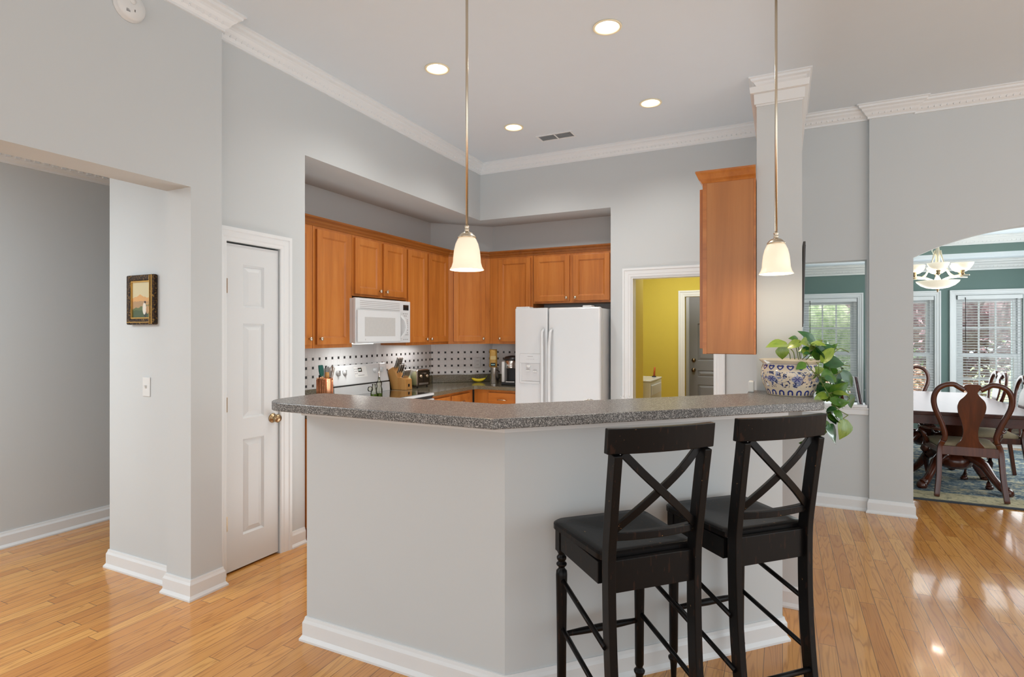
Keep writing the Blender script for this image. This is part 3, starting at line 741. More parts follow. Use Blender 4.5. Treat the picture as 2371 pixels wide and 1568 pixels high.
t = thing('neighbour_house', 'pale blue clapboard house wall at the right edge of the garden', 'house', (5.85, 11.4, -.35))
mb = MB()
for k in range(24): mb.hexa([(-2.2,0,k*.15),(1.5,0,k*.15),(1.5,1.4,k*.15),(-2.2,1.4,k*.15),(-2.2,.02,k*.15+.15),(1.5,.02,k*.15+.15),(1.5,1.4,k*.15+.15),(-2.2,1.4,k*.15+.15)])
mb.build('siding', M['siding'], t); MB().box(-2.24, -2.14, -.03, .05, 0, 3.6).build('corner_board', M['trim'], t)
MB().hexa([(-2.3,-.2,3.6),(1.7,-.2,3.6),(1.7,1.6,3.6),(-2.3,1.6,3.6),(-2.2,.5,4.2),(1.6,.5,4.2),(1.6,.9,4.2),(-2.2,.9,4.2)]).build('roof', M['darkmetal'], t)

# ================================================================ kitchen
Rx = Matrix.Rotation(PI/2, 3, 'X')     # lathe axis z -> -y (towards the viewer of a front)
def knob(parent, x, z, y=-.0205):
    return MB().lathe([(0, 0), (.007, 0), (.006, .010), (.012, .014), (.0155, .020), (.014, .027), (.007, .031), (0, .032)], (x, y, z), 16, R=Rx).build('knob', M['nickel'], parent)
def pull(parent, x, z, y=-.0205, L=.055):
    mb = MB(); mb.tube([(x-L, y, z), (x-L*.9, y-.016, z), (x-L*.5, y-.024, z+.002), (x, y-.026, z+.003), (x+L*.5, y-.024, z+.002), (x+L*.9, y-.016, z), (x+L, y, z)], [.004,.004,.005,.006,.005,.004,.004], 8, up=(0,0,1))
    return mb.build('handle', M['nickel'], parent)
def door_leaf(parent, x0, x1, z0, z1, kx=None, kz=None, name='door', mat='maple', fr=.056):
    """recessed panel door, front at y=-.02, in the cabinet frame (front of the box at y=0)"""
    mb = MB(); y = -.020
    mb.box(x0, x0+fr, y, 0, z0, z1); mb.box(x1-fr, x1, y, 0, z0, z1); mb.box(x0+fr, x1-fr, y, 0, z0, z0+fr); mb.box(x0+fr, x1-fr, y, 0, z1-fr, z1)
    d = mb.build(name, M[mat], parent, bevel=.002)
    p = MB(); a, b, c, e = x0+fr, x1-fr, z0+fr, z1-fr; m = .011
    p._add([(a,y+.002,c),(b,y+.002,c),(b,y+.002,e),(a,y+.002,e),(a+m,y+.011,c+m),(b-m,y+.011,c+m),(b-m,y+.011,e-m),(a+m,y+.011,e-m)], [(0,1,5,4),(1,2,6,5),(2,3,7,6),(3,0,4,7),(4,5,6,7)])
    p.build('panel', M[mat], d)
    if kx is not None: knob(d, kx, kz)
    return d
def cabinet(name, label, loc, rz, w, d, z0, z1, doors, group='stained maple wall cabinets', mat='maple', extra=None):
    """loc: left front corner seen from the front; local x along the front, y into the wall"""
    t = thing(name, label, 'cabinet', (loc[0], loc[1], z0), rz, group)
    MB().box(0.0008, w-.0008, 0, d, 0, z1-z0).build('body', M[mat], t, bevel=.002)
    for (a, b, c, e, kx, kz) in doors: door_leaf(t, a, b, c, e, kx, kz)
    return t
# fronts facing +X: rotate so that local x runs along +Y and local -y is +X
FX = -3.30; RZ = PI/2; UB, UT, DD = 1.362, 2.335, .312
H = UT-UB; dz0, dz1 = .028, H-.035
def upper(y0, y1, label, doors, zb=UB):
    return cabinet('wall_cabinet', label, (FX, y0), RZ, y1-y0, DD, zb, UT, doors)
upper(2.93, 3.245, 'narrow tall wall cabinet cut off by the pantry wall edge', [(.03, .29, dz0, dz1, .262, .075)])
upper(3.247, 3.69, 'tall single door wall cabinet just left of the microwave', [(.03, .405, dz0, dz1, .058, .075)])
upper(3.692, 4.448, 'short two door wall cabinet above the white microwave', [(.02, .362, .02, UT-1.80-.035, .335, .06), (.398, .738, .02, UT-1.80-.035, .425, .06)], 1.80)
upper(4.45, 5.215, 'tall two door wall cabinet just right of the microwave', [(.01, .335, dz0, dz1, .308, .06), (.365, .735, dz0, dz1, .392, .06)])
# diagonal corner unit
t = thing('wall_cabinet', 'diagonal corner wall cabinet behind the left pendant lamp', 'cabinet', (FX, 5.217, UB), PI/4, 'stained maple wall cabinets')
dl = .475
MB().prism([(0, 0), (dl, 0), (dl+.23, .222), (.60, .595) , (.0, .02+.43), (-.215, .225)][:6], 0, H).build('body', M['maple'], t)
t.children[0].data.transform(Matrix.Identity(4))
door_leaf(t, .055, dl-.06, dz0, dz1, dl-.085, .06)
FY = 5.55
def upperb(x0, x1, label, doors, zb=UB): return cabinet('wall_cabinet', label, (x0, FY), 0, x1-x0, DD, zb, UT, doors)
upperb(-2.962, -2.432, 'tall single door wall cabinet left of the refrigerator', [(.115, .505, dz0, dz1, .143, .06)])
upperb(-2.43, -1.556, 'short two door wall cabinet above the white refrigerator', [(.02, .42, .02, UT-1.80-.035, .392, .055), (.462, .852, .02, UT-1.80-.035, .49, .055)], 1.80)
# crown molding along the tops
pr = [(-.004, UT-.012), (.004, UT-.012), (.008, UT+.004), (.020, UT+.016), (.024, UT+.03), (.042, UT+.042), (.046, UT+.055), (-.004, UT+.055)]
o = MB().sweep(pr, [(FX, 2.935), (FX, 5.217), (-2.966, FY), (-1.556, FY)], side=1).build('cabinet_crown', M['mapledark']); tag(o, 'dark maple crown molding running along the wall cabinet tops', 'molding')

# peninsula wall cabinet on the left side of the column: doors face -X
t = thing('wall_cabinet', 'tall wall cabinet hung left of the column above the bar, plain side panel', 'cabinet', (-.412, 4.95, 1.362), -PI/2, 'stained maple wall cabinets')
# local x runs along -Y from 4.95 to 3.36, local y -> +X... front at X=-.412
L = 4.95-3.36
MB().box(0, L-.018, 0, .28, 0, .985).build('body', M['maple'], t, bevel=.002)
MB().box(L-.0175, L, .022, .268, .004, .982).build('side_panel', M['panel'], t)
MB().box(L-.0175, L+.001, 0, .0215, 0, .985).build('face_frame', M['mapleH'], t)
MB().box(L-.0175, L+.001, .2685, .28, 0, .985).build('back_strip', M['mapleH'], t)
for i in range(4): door_leaf(t, .02+i*.392, .385+i*.392, .03, .95, (.36 if i % 2 == 0 else .05)+i*.392, .06)
pr2 = [(-.004, .975), (.003, .975), (.008, .985), (.02, .995), (.03, 1.018), (.036, 1.03), (.036, 1.04), (-.004, 1.04)]
MB().sweep(pr2, [(0, 0), (L, 0), (L, .28)], side=1).build('crown', M['mapleX'], t)

# worktop in the alcove, with its upstand, and the base cabinets
CTY = 5.27; CTX = -2.995
mb = MB(); mb.prism([(-3.612, 4.462), (CTX, 4.462), (CTX, CTY-.03), (CTX+.03, CTY), (-2.495, CTY), (-2.495, 5.858), (DX+.01, 5.858), (-3.61, 5.352)], .876, .914)
mb.prism([(-3.612, 4.462), (-3.59, 4.462), (-3.59, 5.335), (-3.612, 5.345)], .914, 1.004)
mb.prism([(-3.60, 5.35), (-3.588, 5.335), (DX+.02, 5.836), (DX+.01, 5.856)], .914, 1.004)
mb.box(DX+.012, -2.495, 5.838, 5.858, .914, 1.004)
o = mb.build('countertop', M['lamk'], bevel=.004); tag(o, 'brown speckled kitchen worktop with upstand, right of the range', 'countertop')
mb = MB().box(-3.612, CTX, 2.93, 3.685, .876, .914); mb.box(-3.612, -3.59, 2.93, 3.685, .914, 1.004)
o = mb.build('countertop', M['lamk'], bevel=.004); tag(o, 'short piece of speckled worktop left of the range', 'countertop')
def base(label, loc, rz, w, drawers, d=.58):
    t = thing('base_cabinet', label, 'cabinet', (loc[0], loc[1], 0), rz, 'stained maple base cabinets')
    MB().box(0, w, 0, d, .10, .873).build('body', M['maple'], t); MB().box(.0, w, .07, d, 0, .0995).build('toe_kick', M['mapledark'], t)
    for a, b, hd in drawers:
        dw = MB().box(a, b, -.02, 0, .70, .845).build('drawer', M['mapleH' if abs(rz) > 1 else 'mapleX'], t, bevel=.004)
        if hd: pull(dw, (a+b)/2, .772)
        door_leaf(t, a, b, .13, .675, b-.03, .62)
    return t
base('base cabinet left of the range, a sliver beside the bar wall', (-3.025, 2.93), RZ, .755, [(.02, .365, True), (.385, .735, True)])
base('base cabinet with two drawers just right of the range', (-3.025, 4.465), RZ, .80, [(.01, .33, True), (.36, .72, True)])
t = base('base cabinet with a wide drawer, left of the refrigerator', (-3.024, 5.305), 0, .525, [(.18, .52, True)], .50)
# range
t = thing('range', 'white electric range with black glass cooktop under the microwave', 'range', (-2.99, 3.692, 0), RZ)
w = .762
MB().box(.003, w-.003, .02, .60, .02, .893).build('body', M['white'], t, bevel=.004)
MB().box(.0, w, -.015, .615, .8935, .916).build('cooktop_frame', M['white'], t, bevel=.006)
MB().box(.03, w-.03, .02, .495, .9155, .9185).build('glass_top', M['blackgloss'], t)
od = MB().box(.008, w-.008, -.022, .019, .20, .865).build('oven_door', M['white'], t, bevel=.008)
MB().box(.12, w-.12, -.0235, -.021, .34, .66).build('oven_window', M['greyglass'], od)
hb = MB(); hb.tube([(.08, -.022, .81), (.085, -.06, .81), (w-.085, -.06, .81), (w-.08, -.022, .81)], .012, 10); hb.build('handle', M['white'], od)
MB().box(.008, w-.008, -.018, .019, .04, .19).build('drawer', M['white'], t, bevel=.006)
MB().box(.01, w-.01, .0, .02, .868, .892).build('gap_strip', M['black'], t)
bg = MB(); bg.hexa([(0, .505, .917), (w, .505, .917), (w, .615, .917), (0, .615, .917), (0, .512, 1.005), (w, .512, 1.005), (w, .615, 1.005), (0, .615, 1.005)])
bg.build('rear_ledge', M['white'], t, bevel=.004)
MB().box(.004, w-.004, .512, .612, 1.0055, 1.013).build('dark_seam', M['black'], t)
bp = MB(); bp.hexa([(0, .515, 1.0135), (w, .515, 1.0135), (w, .615, 1.0135), (0, .615, 1.0135), (0, .565, 1.19), (w, .565, 1.19), (w, .610, 1.19), (0, .610, 1.19)])
bo = bp.build('control_panel', M['white'], t, bevel=.008)
def on_panel(x, z, off=0): return (x, .515+(z-1.0135)*.05/.1765-off, z)
tilt = Matrix.Rotation(PI/2-.276, 3, 'X')
for x in (.085, .165, .575, .665):
    kb = MB(); p = on_panel(x, 1.125); kb.lathe([(0, 0), (.026, 0), (.026, .006), (.019, .01), (.017, .022), (0, .022)], p, 20, R=tilt); kb.box(x-.005, x+.005, p[1]-.034, p[1]-.016, 1.105, 1.150)
    kb.build('control_knob', M['white'], bo)
def slab_on(x0, x1, z0, z1, o0, o1):
    a = on_panel(0, z0)[1]; b = on_panel(0, z1)[1]
    return MB().hexa([(x0, a-o1, z0), (x1, a-o1, z0), (x1, a-o0, z0), (x0, a-o0, z0), (x0, b-o1, z1), (x1, b-o1, z1), (x1, b-o0, z1), (x0, b-o0, z1)])
slab_on(.29, .46, 1.075, 1.17, .0005, .002).build('display_surround', M['whiteplastic'], bo)
slab_on(.345, .395, 1.122, 1.158, .002, .003).build('display', M['blackgloss'], bo)
sg = MB()   # lit clock digits
def seg7(mb, x, z, h, on, mk):
    w_ = h*.5; th = h*.12; S7 = {'a':(0,h-th,w_,h),'g':(0,h/2-th/2,w_,h/2+th/2),'d':(0,0,w_,th),'f':(0,h/2,th,h),'b':(w_-th,h/2,w_,h),'e':(0,0,th,h/2),'c':(w_-th,0,w_,h/2)}
    for k in on: a, b, c, d_ = S7[k]; mk(mb, x+a, x+c, z+b, z+d_)
def mkp(mb, x0, x1, z0, z1):
    q = slab_on(x0, x1, z0, z1, .003, .0036); mb._add(q.v, q.f)
seg7(sg, .354, 1.133, .014, 'abcdefg', mkp); seg7(sg, .372, 1.133, .014, 'abcdefg', mkp)
sg.build('clock_digits', m_glow('clock_green', (.6, .9, .85), 1.2), bo)
bt = MB()
for i in range(6): q = slab_on(.335+i*.014, .345+i*.014, 1.088, 1.094, .002, .003); bt._add(q.v, q.f)
for i in range(3):
    q = slab_on(.298, .308, 1.145-i*.02, 1.152-i*.02, .002, .003); bt._add(q.v, q.f); q = slab_on(.318, .328, 1.145-i*.02, 1.152-i*.02, .002, .003); bt._add(q.v, q.f)
bt.build('touch_marks', plain('grey_print', (.25, .25, .26), .5), bo)

# microwave over the range
t = thing('microwave', 'white over-the-range microwave with vent slots', 'microwave', (-3.225, 3.635, 1.392), RZ)
w = .765; h = .39
MB().box(0.004, w-.004, .02, .385, 0.006, h-.004).build('body', M['white'], t, bevel=.004)
fp = MB().box(0, w, -.012, .0195, .0, h).build('front', M['white'], t, bevel=.006)
mw = MB()
for i in range(6): mw.box(.055, .60, -.0125, -.0118, h-.028-i*.0155, h-.0235-i*.0155)
mw.build('vent_slots', plain('slot_grey', (.33, .33, .33), .5), fp)
dr_ = MB().box(.012, .60, -.026, -.0122, .012, .288).build('door', M['white'], t, bevel=.006)
MB().box(.10, .515, -.0268, -.0255, .062, .228).build('window', M['greyglass'], dr_, bevel=.02, seg=3)
hd = MB(); hd.tube([(.605, -.024, .045), (.628, -.052, .09), (.640, -.060, .15), (.628, -.052, .21), (.600, -.024, .255)], 1.0, sec=[(-.014,-.005),(.014,-.005),(.014,.005),(-.014,.005)], up=(0,1,0))
hd.build('handle', M['white'], dr_, bevel=.003)
MB().box(.652, .735, -.0132, -.0115, .305, .355).build('display', M['blackgloss'], fp)
kp = MB(); rd = random.Random(4)
for (zz, xs_) in ((.272, (.66,.69,.715)), (.252, (.675,.70)), (.215, (.69,.72)), (.197, (.69,.72)), (.179, (.69,.72)), (.161, (.69,.72)), (.143, (.69,.72)), (.118, (.72,)), (.092, (.69,.72)), (.074, (.685,.705,.725)), (.03, (.665,.695,.72))):
    for xx in xs_: kp.box(xx-.009, xx+.007, -.0128, -.0118, zz-.003, zz+.003)
kp.build('keypad_marks', plain('key_grey', (.22, .22, .22), .6), fp)
MB().box(.105, .112, -.0268, -.0258, .028, .042).build('badge', plain('badge_grey', (.4, .4, .4), .4), dr_)
MB().box(.10, .30, .05, .22, -.006, .0055).build('lamp_lens', M['uclight'], t)
l = area('cooktop_lamp', (-3.34, 3.84, 1.38), (0, 0, 0), .12, .12, 1.6, (1, .98, .94))
l = area('counter_area_light', (-3.46, 4.80, 1.355), (0, 0, 0), .06, .4, 1.2, (1, .98, .95))  # area light standing in under the wall cabinets, no fixture modelled

# refrigerator
t = thing('refrigerator', 'white side-by-side refrigerator with ice and water dispenser', 'refrigerator', (-2.49, 5.215, 0), 0)
w = .915; h = 1.738
MB().box(.006, w-.004, .066, .62, .02, h-.012).build('body', M['white'], t, bevel=.006)
MB().box(.01, w-.01, .03, .60, 0, .0195).build('base_grille', M['darkmetal'], t)
split = .365
fd = MB().box(0, split-.004, 0, .062, .03, h).build('freezer_door', M['white'], t, bevel=.012, seg=3)
rf = MB().box(split+.004, w, 0, .062, .03, h).build('fridge_door', M['white'], t, bevel=.022, seg=4)
for dr_, x, ax in ((fd, split-.045, 1), (rf, split+.045, -1)):
    hb = MB(); pts = [(x-ax*.0, -.002, 1.52), (x, -.045, 1.49), (x+.006*ax, -.055, 1.35), (x+.008*ax, -.056, 1.1), (x+.006*ax, -.055, .75), (x, -.045, .60), (x, -.002, .57)]
    hb.tube(pts, 1.0, sec=[(-.014,-.009),(-.008,-.013),(.008,-.013),(.014,-.009),(.014,.009),(.008,.013),(-.008,.013),(-.014,.009)], up=(0,1,0), smooth=True); hb.build('handle', M['white'], dr_)
dz = .97
dp = MB()
dp.box(.055, .30, -.007, .001, dz+.205, dz+.30)
dp.box(.055, .075, -.007, .001, dz, dz+.2049); dp.box(.28, .30, -.007, .001, dz, dz+.2049); dp.box(.075, .28, -.012, .001, dz, dz+.02)
dp.build('dispenser', M['white'], fd, bevel=.004)
MB().box(.076, .279, -.0035, -.0005, dz+.021, dz+.204).build('dispenser_recess', plain('recess_grey', (.58, .59, .6), .4), fd)
mb = MB(); mb.lathe([(0, 0), (.028, 0), (.022, .016), (0, .018)], (.155, -.003, dz+.175), 16, R=Rx, sy=.6); mb.box(.135, .175, -.018, -.003, dz+.125, dz+.135); mb.box(.21, .25, -.018, -.003, dz+.12, dz+.13)
mb.build('dispenser_levers', M['whiteplastic'], fd)
mb = MB().box(.145, .205, -.0078, -.0068, dz+.272, dz+.277)
for i in range(5): mb.box(.135+i*.018, .145+i*.018, -.0078, -.0068, dz+.245, dz+.248)
mb.build('panel_marks', plain('mark_grey', (.35, .35, .36), .5), fd)
for x0, x1 in ((.0, .16), (.72, .82)):
    MB().box(x0+.004, x1, .01, .12, h-.011, h+.016).build('hinge_cover', M['white'], t, bevel=.01)

# bar worktop: left wing, 45 degree turn, right wing wrapping the column
ZT = 1.165; yf = 1.815; yb = 2.222; wv = yb-yf; tt = wv*math.tan(PI/8)
vx = -.955
F = (vx, yf); B = (vx-tt, yb)
def arc(c, r, a0, a1, n=8): return [(c[0]+r*math.cos(a0+(a1-a0)*i/n), c[1]+r*math.sin(a0+(a1-a0)*i/n)) for i in range(n+1)]
x0 = -2.19; r = .15
poly = arc((x0+r, yf+r), r, PI, 1.5*PI) + [F]
Lw = 1.64                      # length of the right wing's front edge
E1 = Vector((vx+Lw*s2, yf+Lw*s2)); dirv = Vector((s2, s2)); nv = Vector((-s2, s2)); rr = .07
ce = E1 - dirv*rr + nv*rr
poly += arc((ce.x, ce.y), rr, -PI/4, PI/4, 8)
poly += [(CX1+.10, 3.30), (CX1+.10, 3.376), (-.168, 3.376)]
bx = -.168; by = B[1] + (bx-B[0])
poly += [(bx, by), B, (x0+.03, yb), (x0, yb-.03)]
o = MB().prism(poly, ZT-.0395, ZT).build('bar_countertop', M['lam'], bevel=.004, seg=2); tag(o, 'grey speckled laminate bar top, bent at an angle, with rounded ends', 'countertop')
print('bar end', E1, by)

# a white night-light style box at the back of the bar beside the column
t = thing('outlet_box', 'small rounded white box standing on the bar against the column', 'box', (-.150, 3.25, ZT))
MB().box(-.014, .014, -.02, .02, 0, .062).build('casing', M['whiteplastic'], t, bevel=.008, seg=3)
# white outlet plate on the bar front below the near stool
t = thing('outlet_plate', 'white outlet plate low on the bar front behind the near stool', 'outlet', (-.63, 2.37-.0005, .43), PI/4)
MB().box(-.036, .036, -.006, 0, -.058, .058).build('plate', M['whiteplastic'], t, bevel=.003)
MB().box(-.016, .016, -.0075, -.006, .008, .034).box(-.016, .016, -.0075, -.006, -.034, -.008).build('sockets', M['white'], t)

# ---------------- small things on the worktops
# copper crock and the tools in it
cx, cy, cz = -3.27, 3.345, .915
t = thing('utensil_crock', 'ribbed copper crock holding cooking tools, left of the range', 'crock', (cx, cy, cz))
mb = MB(); prof = [(.0, 0), (.060, 0), (.062, .004), (.0615, .205), (.064, .21), (.061, .212), (.058, .208), (.058, .01), (0, .01)]
mb.lathe(prof, (0,0,0), 40); mb.build('crock', M['copper'], t)
mb = MB()
for k in range(0, 24): a = 2*PI*k/24; mb.cyl((.0618*math.cos(a), .0618*math.sin(a), .006), (.0618*math.cos(a), .0618*math.sin(a), .2), .0022, seg=5)
mb.build('ribs', M['copper'], t)
def tool(name, label, cat, base_, tip, build):
    t = thing(name, label, cat, (cx+base_[0], cy+base_[1], cz+.012)); build(t, Vector((tip[0]-base_[0], tip[1]-base_[1], tip[2]))); return t
def spat(t, v):
    MB().cyl((0,0,0), v*.72, .0055).build('handle', M['blockwood'], t)
    up = v.normalized(); mb = MB(); side = Vector((.25, -1, 0)).normalized(); p0 = v*.70; p1 = v
    pts = []
    for f_, w_ in ((0, .010), (.15, .024), (.5, .031), (.9, .030), (1, .024)):
        c = p0.lerp(p1, f_); pts.append((c, w_))
    n = Vector((1, .25, 0)).normalized()*.004
    for (a, wa), (b, wb) in zip(pts[:-1], pts[1:]):
        mb.hexa([a-side*wa-n, a+side*wa-n, a+side*wa+n, a-side*wa+n, b-side*wb-n, b+side*wb-n, b+side*wb+n, b-side*wb+n])
    mb.build('blade', M['teal'], t)
tool('spatula', 'dark teal spatula leaning left in the copper crock', 'spatula', (.01, -.01), (.03, -.075, .305), spat)
def whisk(t, v):
    mb = MB(); d = v.normalized()
    mb.cyl((0,0,0), v*.6, .005)
    mb.build('handle', M['steel'], t); wm = MB()
    for k in range(5):
        a = PI*k/5; s1 = Vector((math.cos(a)*.4, math.sin(a), 0))
        wm.tube([v*.6, v*.72+s1*.018, v*.88+s1*.024, v, v*.88-s1*.024, v*.72-s1*.018, v*.6], .0012, 5)
    wm.build('wires', M['steel'], t)
tool('whisk', 'steel wire whisk leaning right in the copper crock', 'whisk', (-.01, .0), (-.01, .095, .30), whisk)
def fork(t, v):
    MB().tube([(0,0,0), v*.5, v*.8, v], [.004, .004, .009, .012], 8).build('handle', M['steel'], t)
tool('serving_spoon', 'steel serving spoon handle beside the whisk in the crock', 'spoon', (.015, .02), (.02, .075, .285), fork)
def wood_sp(t, v): MB().tube([(0,0,0), v*.7, v*.85, v], [.006, .007, .018, .014], 10).build('spoon', M['blockwood'], t)
tool('wooden_spoon', 'pale wooden spoon in the middle of the crock', 'spoon', (.02, .0), (.02, .005, .245), wood_sp)
tool('ladle', 'steel ladle handle furthest right in the crock', 'ladle', (-.02, .03), (-.03, .115, .245), fork)

# oil cruets on the cooktop
for i, (x, y, lab) in enumerate(((-3.10, 3.80, 'glass oil cruet with a tall pourer, right of its pair'), (-3.09, 3.72, 'squat glass oil cruet with side spout, left of its pair'))):
    t = thing('oil_cruet', lab, 'bottle', (x, y, .9187), 0, 'oil cruets on the cooktop')
    if i == 0: pr = [(0,0),(.026,0),(.028,.006),(.028,.085),(.020,.11),(.024,.125),(.024,.145),(.010,.16),(.009,.185),(0,.186)]
    else: pr = [(0,0),(.026,0),(.028,.006),(.028,.06),(.022,.09),(.014,.11),(.016,.135),(0,.137)]
    MB().lathe(pr, (0,0,0), 20).build('bottle', M['cruet'], t); MB().lathe([(0,.003),(.024,.003),(.0245,.05),(0,.05)], (0,0,0), 20).build('oil', M['oil'], t)
    if i == 0:
        mb = MB().cyl((0,0,.183), (0,0,.225), .008); mb.tube([(0,0,.22),(0,.004,.26),(0,.0,.30)], [.007,.003,.003], 8); mb.tube([(0,0,.225),(0,-.012,.235),(0,-.014,.245)], .003, 6); mb.build('pourer', M['steel'], t)
        MB().cyl((0,0,.05),(0,0,.18),.0016,seg=6).build('tube', M['steel'], t)
    else:
        MB().lathe([(0,0),(.018,.004),(.023,.02),(.018,.04),(0,.045)], (0,-.045,.075), 14).build('side_bowl', M['cruet'], t)

# knife block and knives
t = thing('knife_block', 'slanted light wood knife block on the worktop right of the range', 'knife block', (-3.475, 4.60, .9145), RZ-.02)
# local x to the right (+Y), y into the wall, leaning back body
mb = MB()
prof = [(-.10, 0), (.11, 0), (.11, .235), (.055, .255), (.02, .20)]
w2 = .055
def side_prism(mb, pts2, x0, x1):   # pts in (y,z)
    n = len(pts2); mb._add([(x0, a, b) for a, b in pts2]+[(x1, a, b) for a, b in pts2], [tuple(range(n)), tuple(range(2*n-1, n-1, -1))]+[(i, n+i, n+(i+1)%n, (i+1)%n) for i in range(n)])
side_prism(mb, [(-.055, 0), (.075, 0), (.125, .19), (.06, .225), (.0, .12)], -w2, w2)
mb.build('block', M['blockwood'], t, bevel=.003)
mb = MB(); side_prism(mb, [(-.10, 0), (-.0555, 0), (-.001, .118), (-.03, .125), (-.095, .105)], -w2, w2); mb.build('front_block', M['blockwood'], t, bevel=.003)
MB().box(-.012, .012, -.1015, -.099, .03, .058).build('logo_badge', M['black'], t)
bw = Matrix.Translation(t.location) @ Matrix.Rotation(t.rotation_euler.z, 4, 'Z')
dk = Vector((0, -.45, 1)).normalized()
def knife(lx, ly, lz, L, lab, grp):
    p = bw @ Vector((lx, ly, lz)); k = thing('knife', lab, 'knife', p, t.rotation_euler.z, grp)
    mb = MB(); q = [Vector((0,0,0)), dk*(L*.3)+Vector((0,-.003,0)), dk*(L*.7), dk*L+Vector((0,.004,0))]
    mb.tube(q, [1,1.05,1,1.1], sec=[(-.006,-.009),(.006,-.009),(.006,.009),(-.006,.009)], up=(0,1,0)); mb.build('handle', M['steel'], k, bevel=.002)
    mb = MB(); mb.tube([q[0]+Vector((0,.0,.004)), q[1], q[2], q[3]*.97], 1.0, sec=[(-.0065,-.004),(.0065,-.004),(.0065,.004),(-.0065,.004)], up=(0,1,0)); mb.build('grip_inlay', M['black'], k)
for i in range(4): knife(-.036+i*.024, .052, .215, .115, 'long handled steel knife in the back row of the wooden block', 'knives in the back row of the block')
for i in range(3): knife(-.030+i*.030, .018, .165, .095, 'steel knife in the middle row of the wooden block', 'knives in the middle row of the block')
for i in range(6): knife(-.042+i*.0168, -.050, .122, .085, 'short steel steak knife in the front row of the wooden block', 'steak knives in the front row of the block')
# pale green kettle behind and toaster
t = thing('kettle', 'pale green rounded kettle half hidden between knife block and toaster', 'kettle', (-3.515, 4.725, .9145))
MB().lathe([(0,.01),(.062,.01),(.068,.03),(.062,.09),(.045,.145),(.02,.165),(0,.17)], (0,0,0), 24).build('body', M['limegreen'], t)
MB().lathe([(0,0),(.064,0),(.064,.012),(0,.012)], (0,0,0), 24).build('base', M['black'], t)
t = thing('toaster', 'stainless steel toaster with two dials, right of the knife block', 'toaster', (-3.40, 4.775, .9145), RZ-.22)
mb = MB().box(0, .175, 0, .17, .012, .19); mb.build('body', M['steel'], t, bevel=.02, seg=4)
MB().box(.004, .171, -.004, .002, .02, .182).build('front_plate', plain('dark_chrome', (.16, .14, .11), .16, 1), t, bevel=.006)
for x in (.045, .128):
    MB().lathe([(0,0),(.019,0),(.018,.012),(.012,.018),(0,.019)], (x, -.004, .118), 18, R=Rx).build('dial', M['nickel'], t)
MB().box(.07, .105, -.022, -.004, .145, .155).build('lever', M['steel'], t); MB().box(.084, .09, -.0055, -.004, .06, .15).build('lever_slot', M['black'], t)
MB().box(.02, .15, -.0055, -.004, .032, .05).build('button_strip', M['steel'], t); MB().box(.03, .145, .03, .05, .189, .1915).box(.03, .145, .09, .11, .189, .1915).build('slots', M['black'], t)
for x in (.02, .155): MB().cyl((x, .02, 0), (x, .02, .014), .009).build('foot', M['black'], t)
# plug and cord on the outlet over the toaster
t = thing('power_cord', 'black plug and cord hanging from the outlet above the toaster', 'cord', (-3.605, 4.76, 1.16))
MB().box(0, .02, -.012, .012, -.01, .012).build('plug', M['black'], t, bevel=.003)
MB().tube([(.018,0,0),(.04,.015,.002),(.045,.04,-.02),(.03,.05,-.07),(.016,.05,-.13)], .003, 8).build('cord', M['black'], t)
for x, y, ang, lab in ((-3.611, 4.755, RZ, 'white outlet plate in the tile above the toaster'), ):
    t = thing('outlet_plate', lab, 'outlet', (x, y, 1.16), ang)
    MB().box(-.036, .036, -.005, 0, -.058, .058).build('plate', M['whiteplastic'], t, bevel=.002)
t = thing('outlet_plate', 'white outlet plate in the diagonal tiled corner above the banana', 'outlet', (-3.225+.004, 5.728-.004, 1.135), PI/4)
MB().box(-.036, .036, -.005, 0, -.058, .058).build('plate', M['white'], t, bevel=.002)
sk = MB()
for zz in (.022, -.022):
    sk.box(-.009, -.006, -.0058, -.005, zz-.006, zz+.006); sk.box(.006, .009, -.0058, -.005, zz-.006, zz+.006)
sk.build('sockets', M['black'], t)
# banana
t = thing('banana', 'yellow banana lying on the worktop left of the steel canister', 'banana', (-3.17, 5.66, .9145), .45)
pts = []; rr_ = []
for i in range(15):
    f_ = i/14; a = -.62+1.24*f_; pts.append((math.sin(a)*.135, 0, .021+.135*(1-math.cos(a)))); rr_.append([.006,.010,.014,.0165,.018,.0185,.019,.019,.019,.0185,.018,.0165,.013,.008,.006][i])
MB().tube(pts, rr_, 8, up=(0,1,0)).build('skin', M['banana'], t)
e = Vector(pts[-1]); MB().tube([e, e+Vector((.014,0,.018)), e+Vector((.018,0,.032))], [.006,.0045,.005], 8).build('stem', M['bananatip'], t)
# canister, coffee bag, coffee maker
t = thing('steel_canister', 'polished steel canister under the coffee bag', 'canister', (-2.93, 5.60, .9145))
MB().lathe([(0,0),(.046,0),(.047,.003),(.0465,.175),(.048,.178),(.045,.183),(0,.184)], (0,0,0), 32).build('body', M['steel'], t)
MB().tube([(.046,-.02,.15),(.075,-.03,.14),(.08,-.03,.07),(.046,-.02,.04)], .006, 8).build('handle', M['darkmetal'], t)
t = thing('coffee_bag', 'gold foil coffee bag with dark label on top of the steel canister', 'bag', (-2.945, 5.60, 1.0995), .42)
mb = MB(); rd = random.Random(2); ny, nz = 6, 9; vs = []; hw_, hh_ = .042, .20
for j in range(nz+1):
    f_ = j/nz; d_ = .030*(1-f_**2*.8)+.004
    for (sx, sy_) in ((-1,-1),(-.4,-1.1),(.3,-1.12),(1,-1),(1,1),(.3,1.1),(-.4,1.1),(-1,1)):
        vs.append((sx*(hw_+rd.uniform(-.002,.002)), sy_*(d_+rd.uniform(-.003,.003)), f_*hh_))
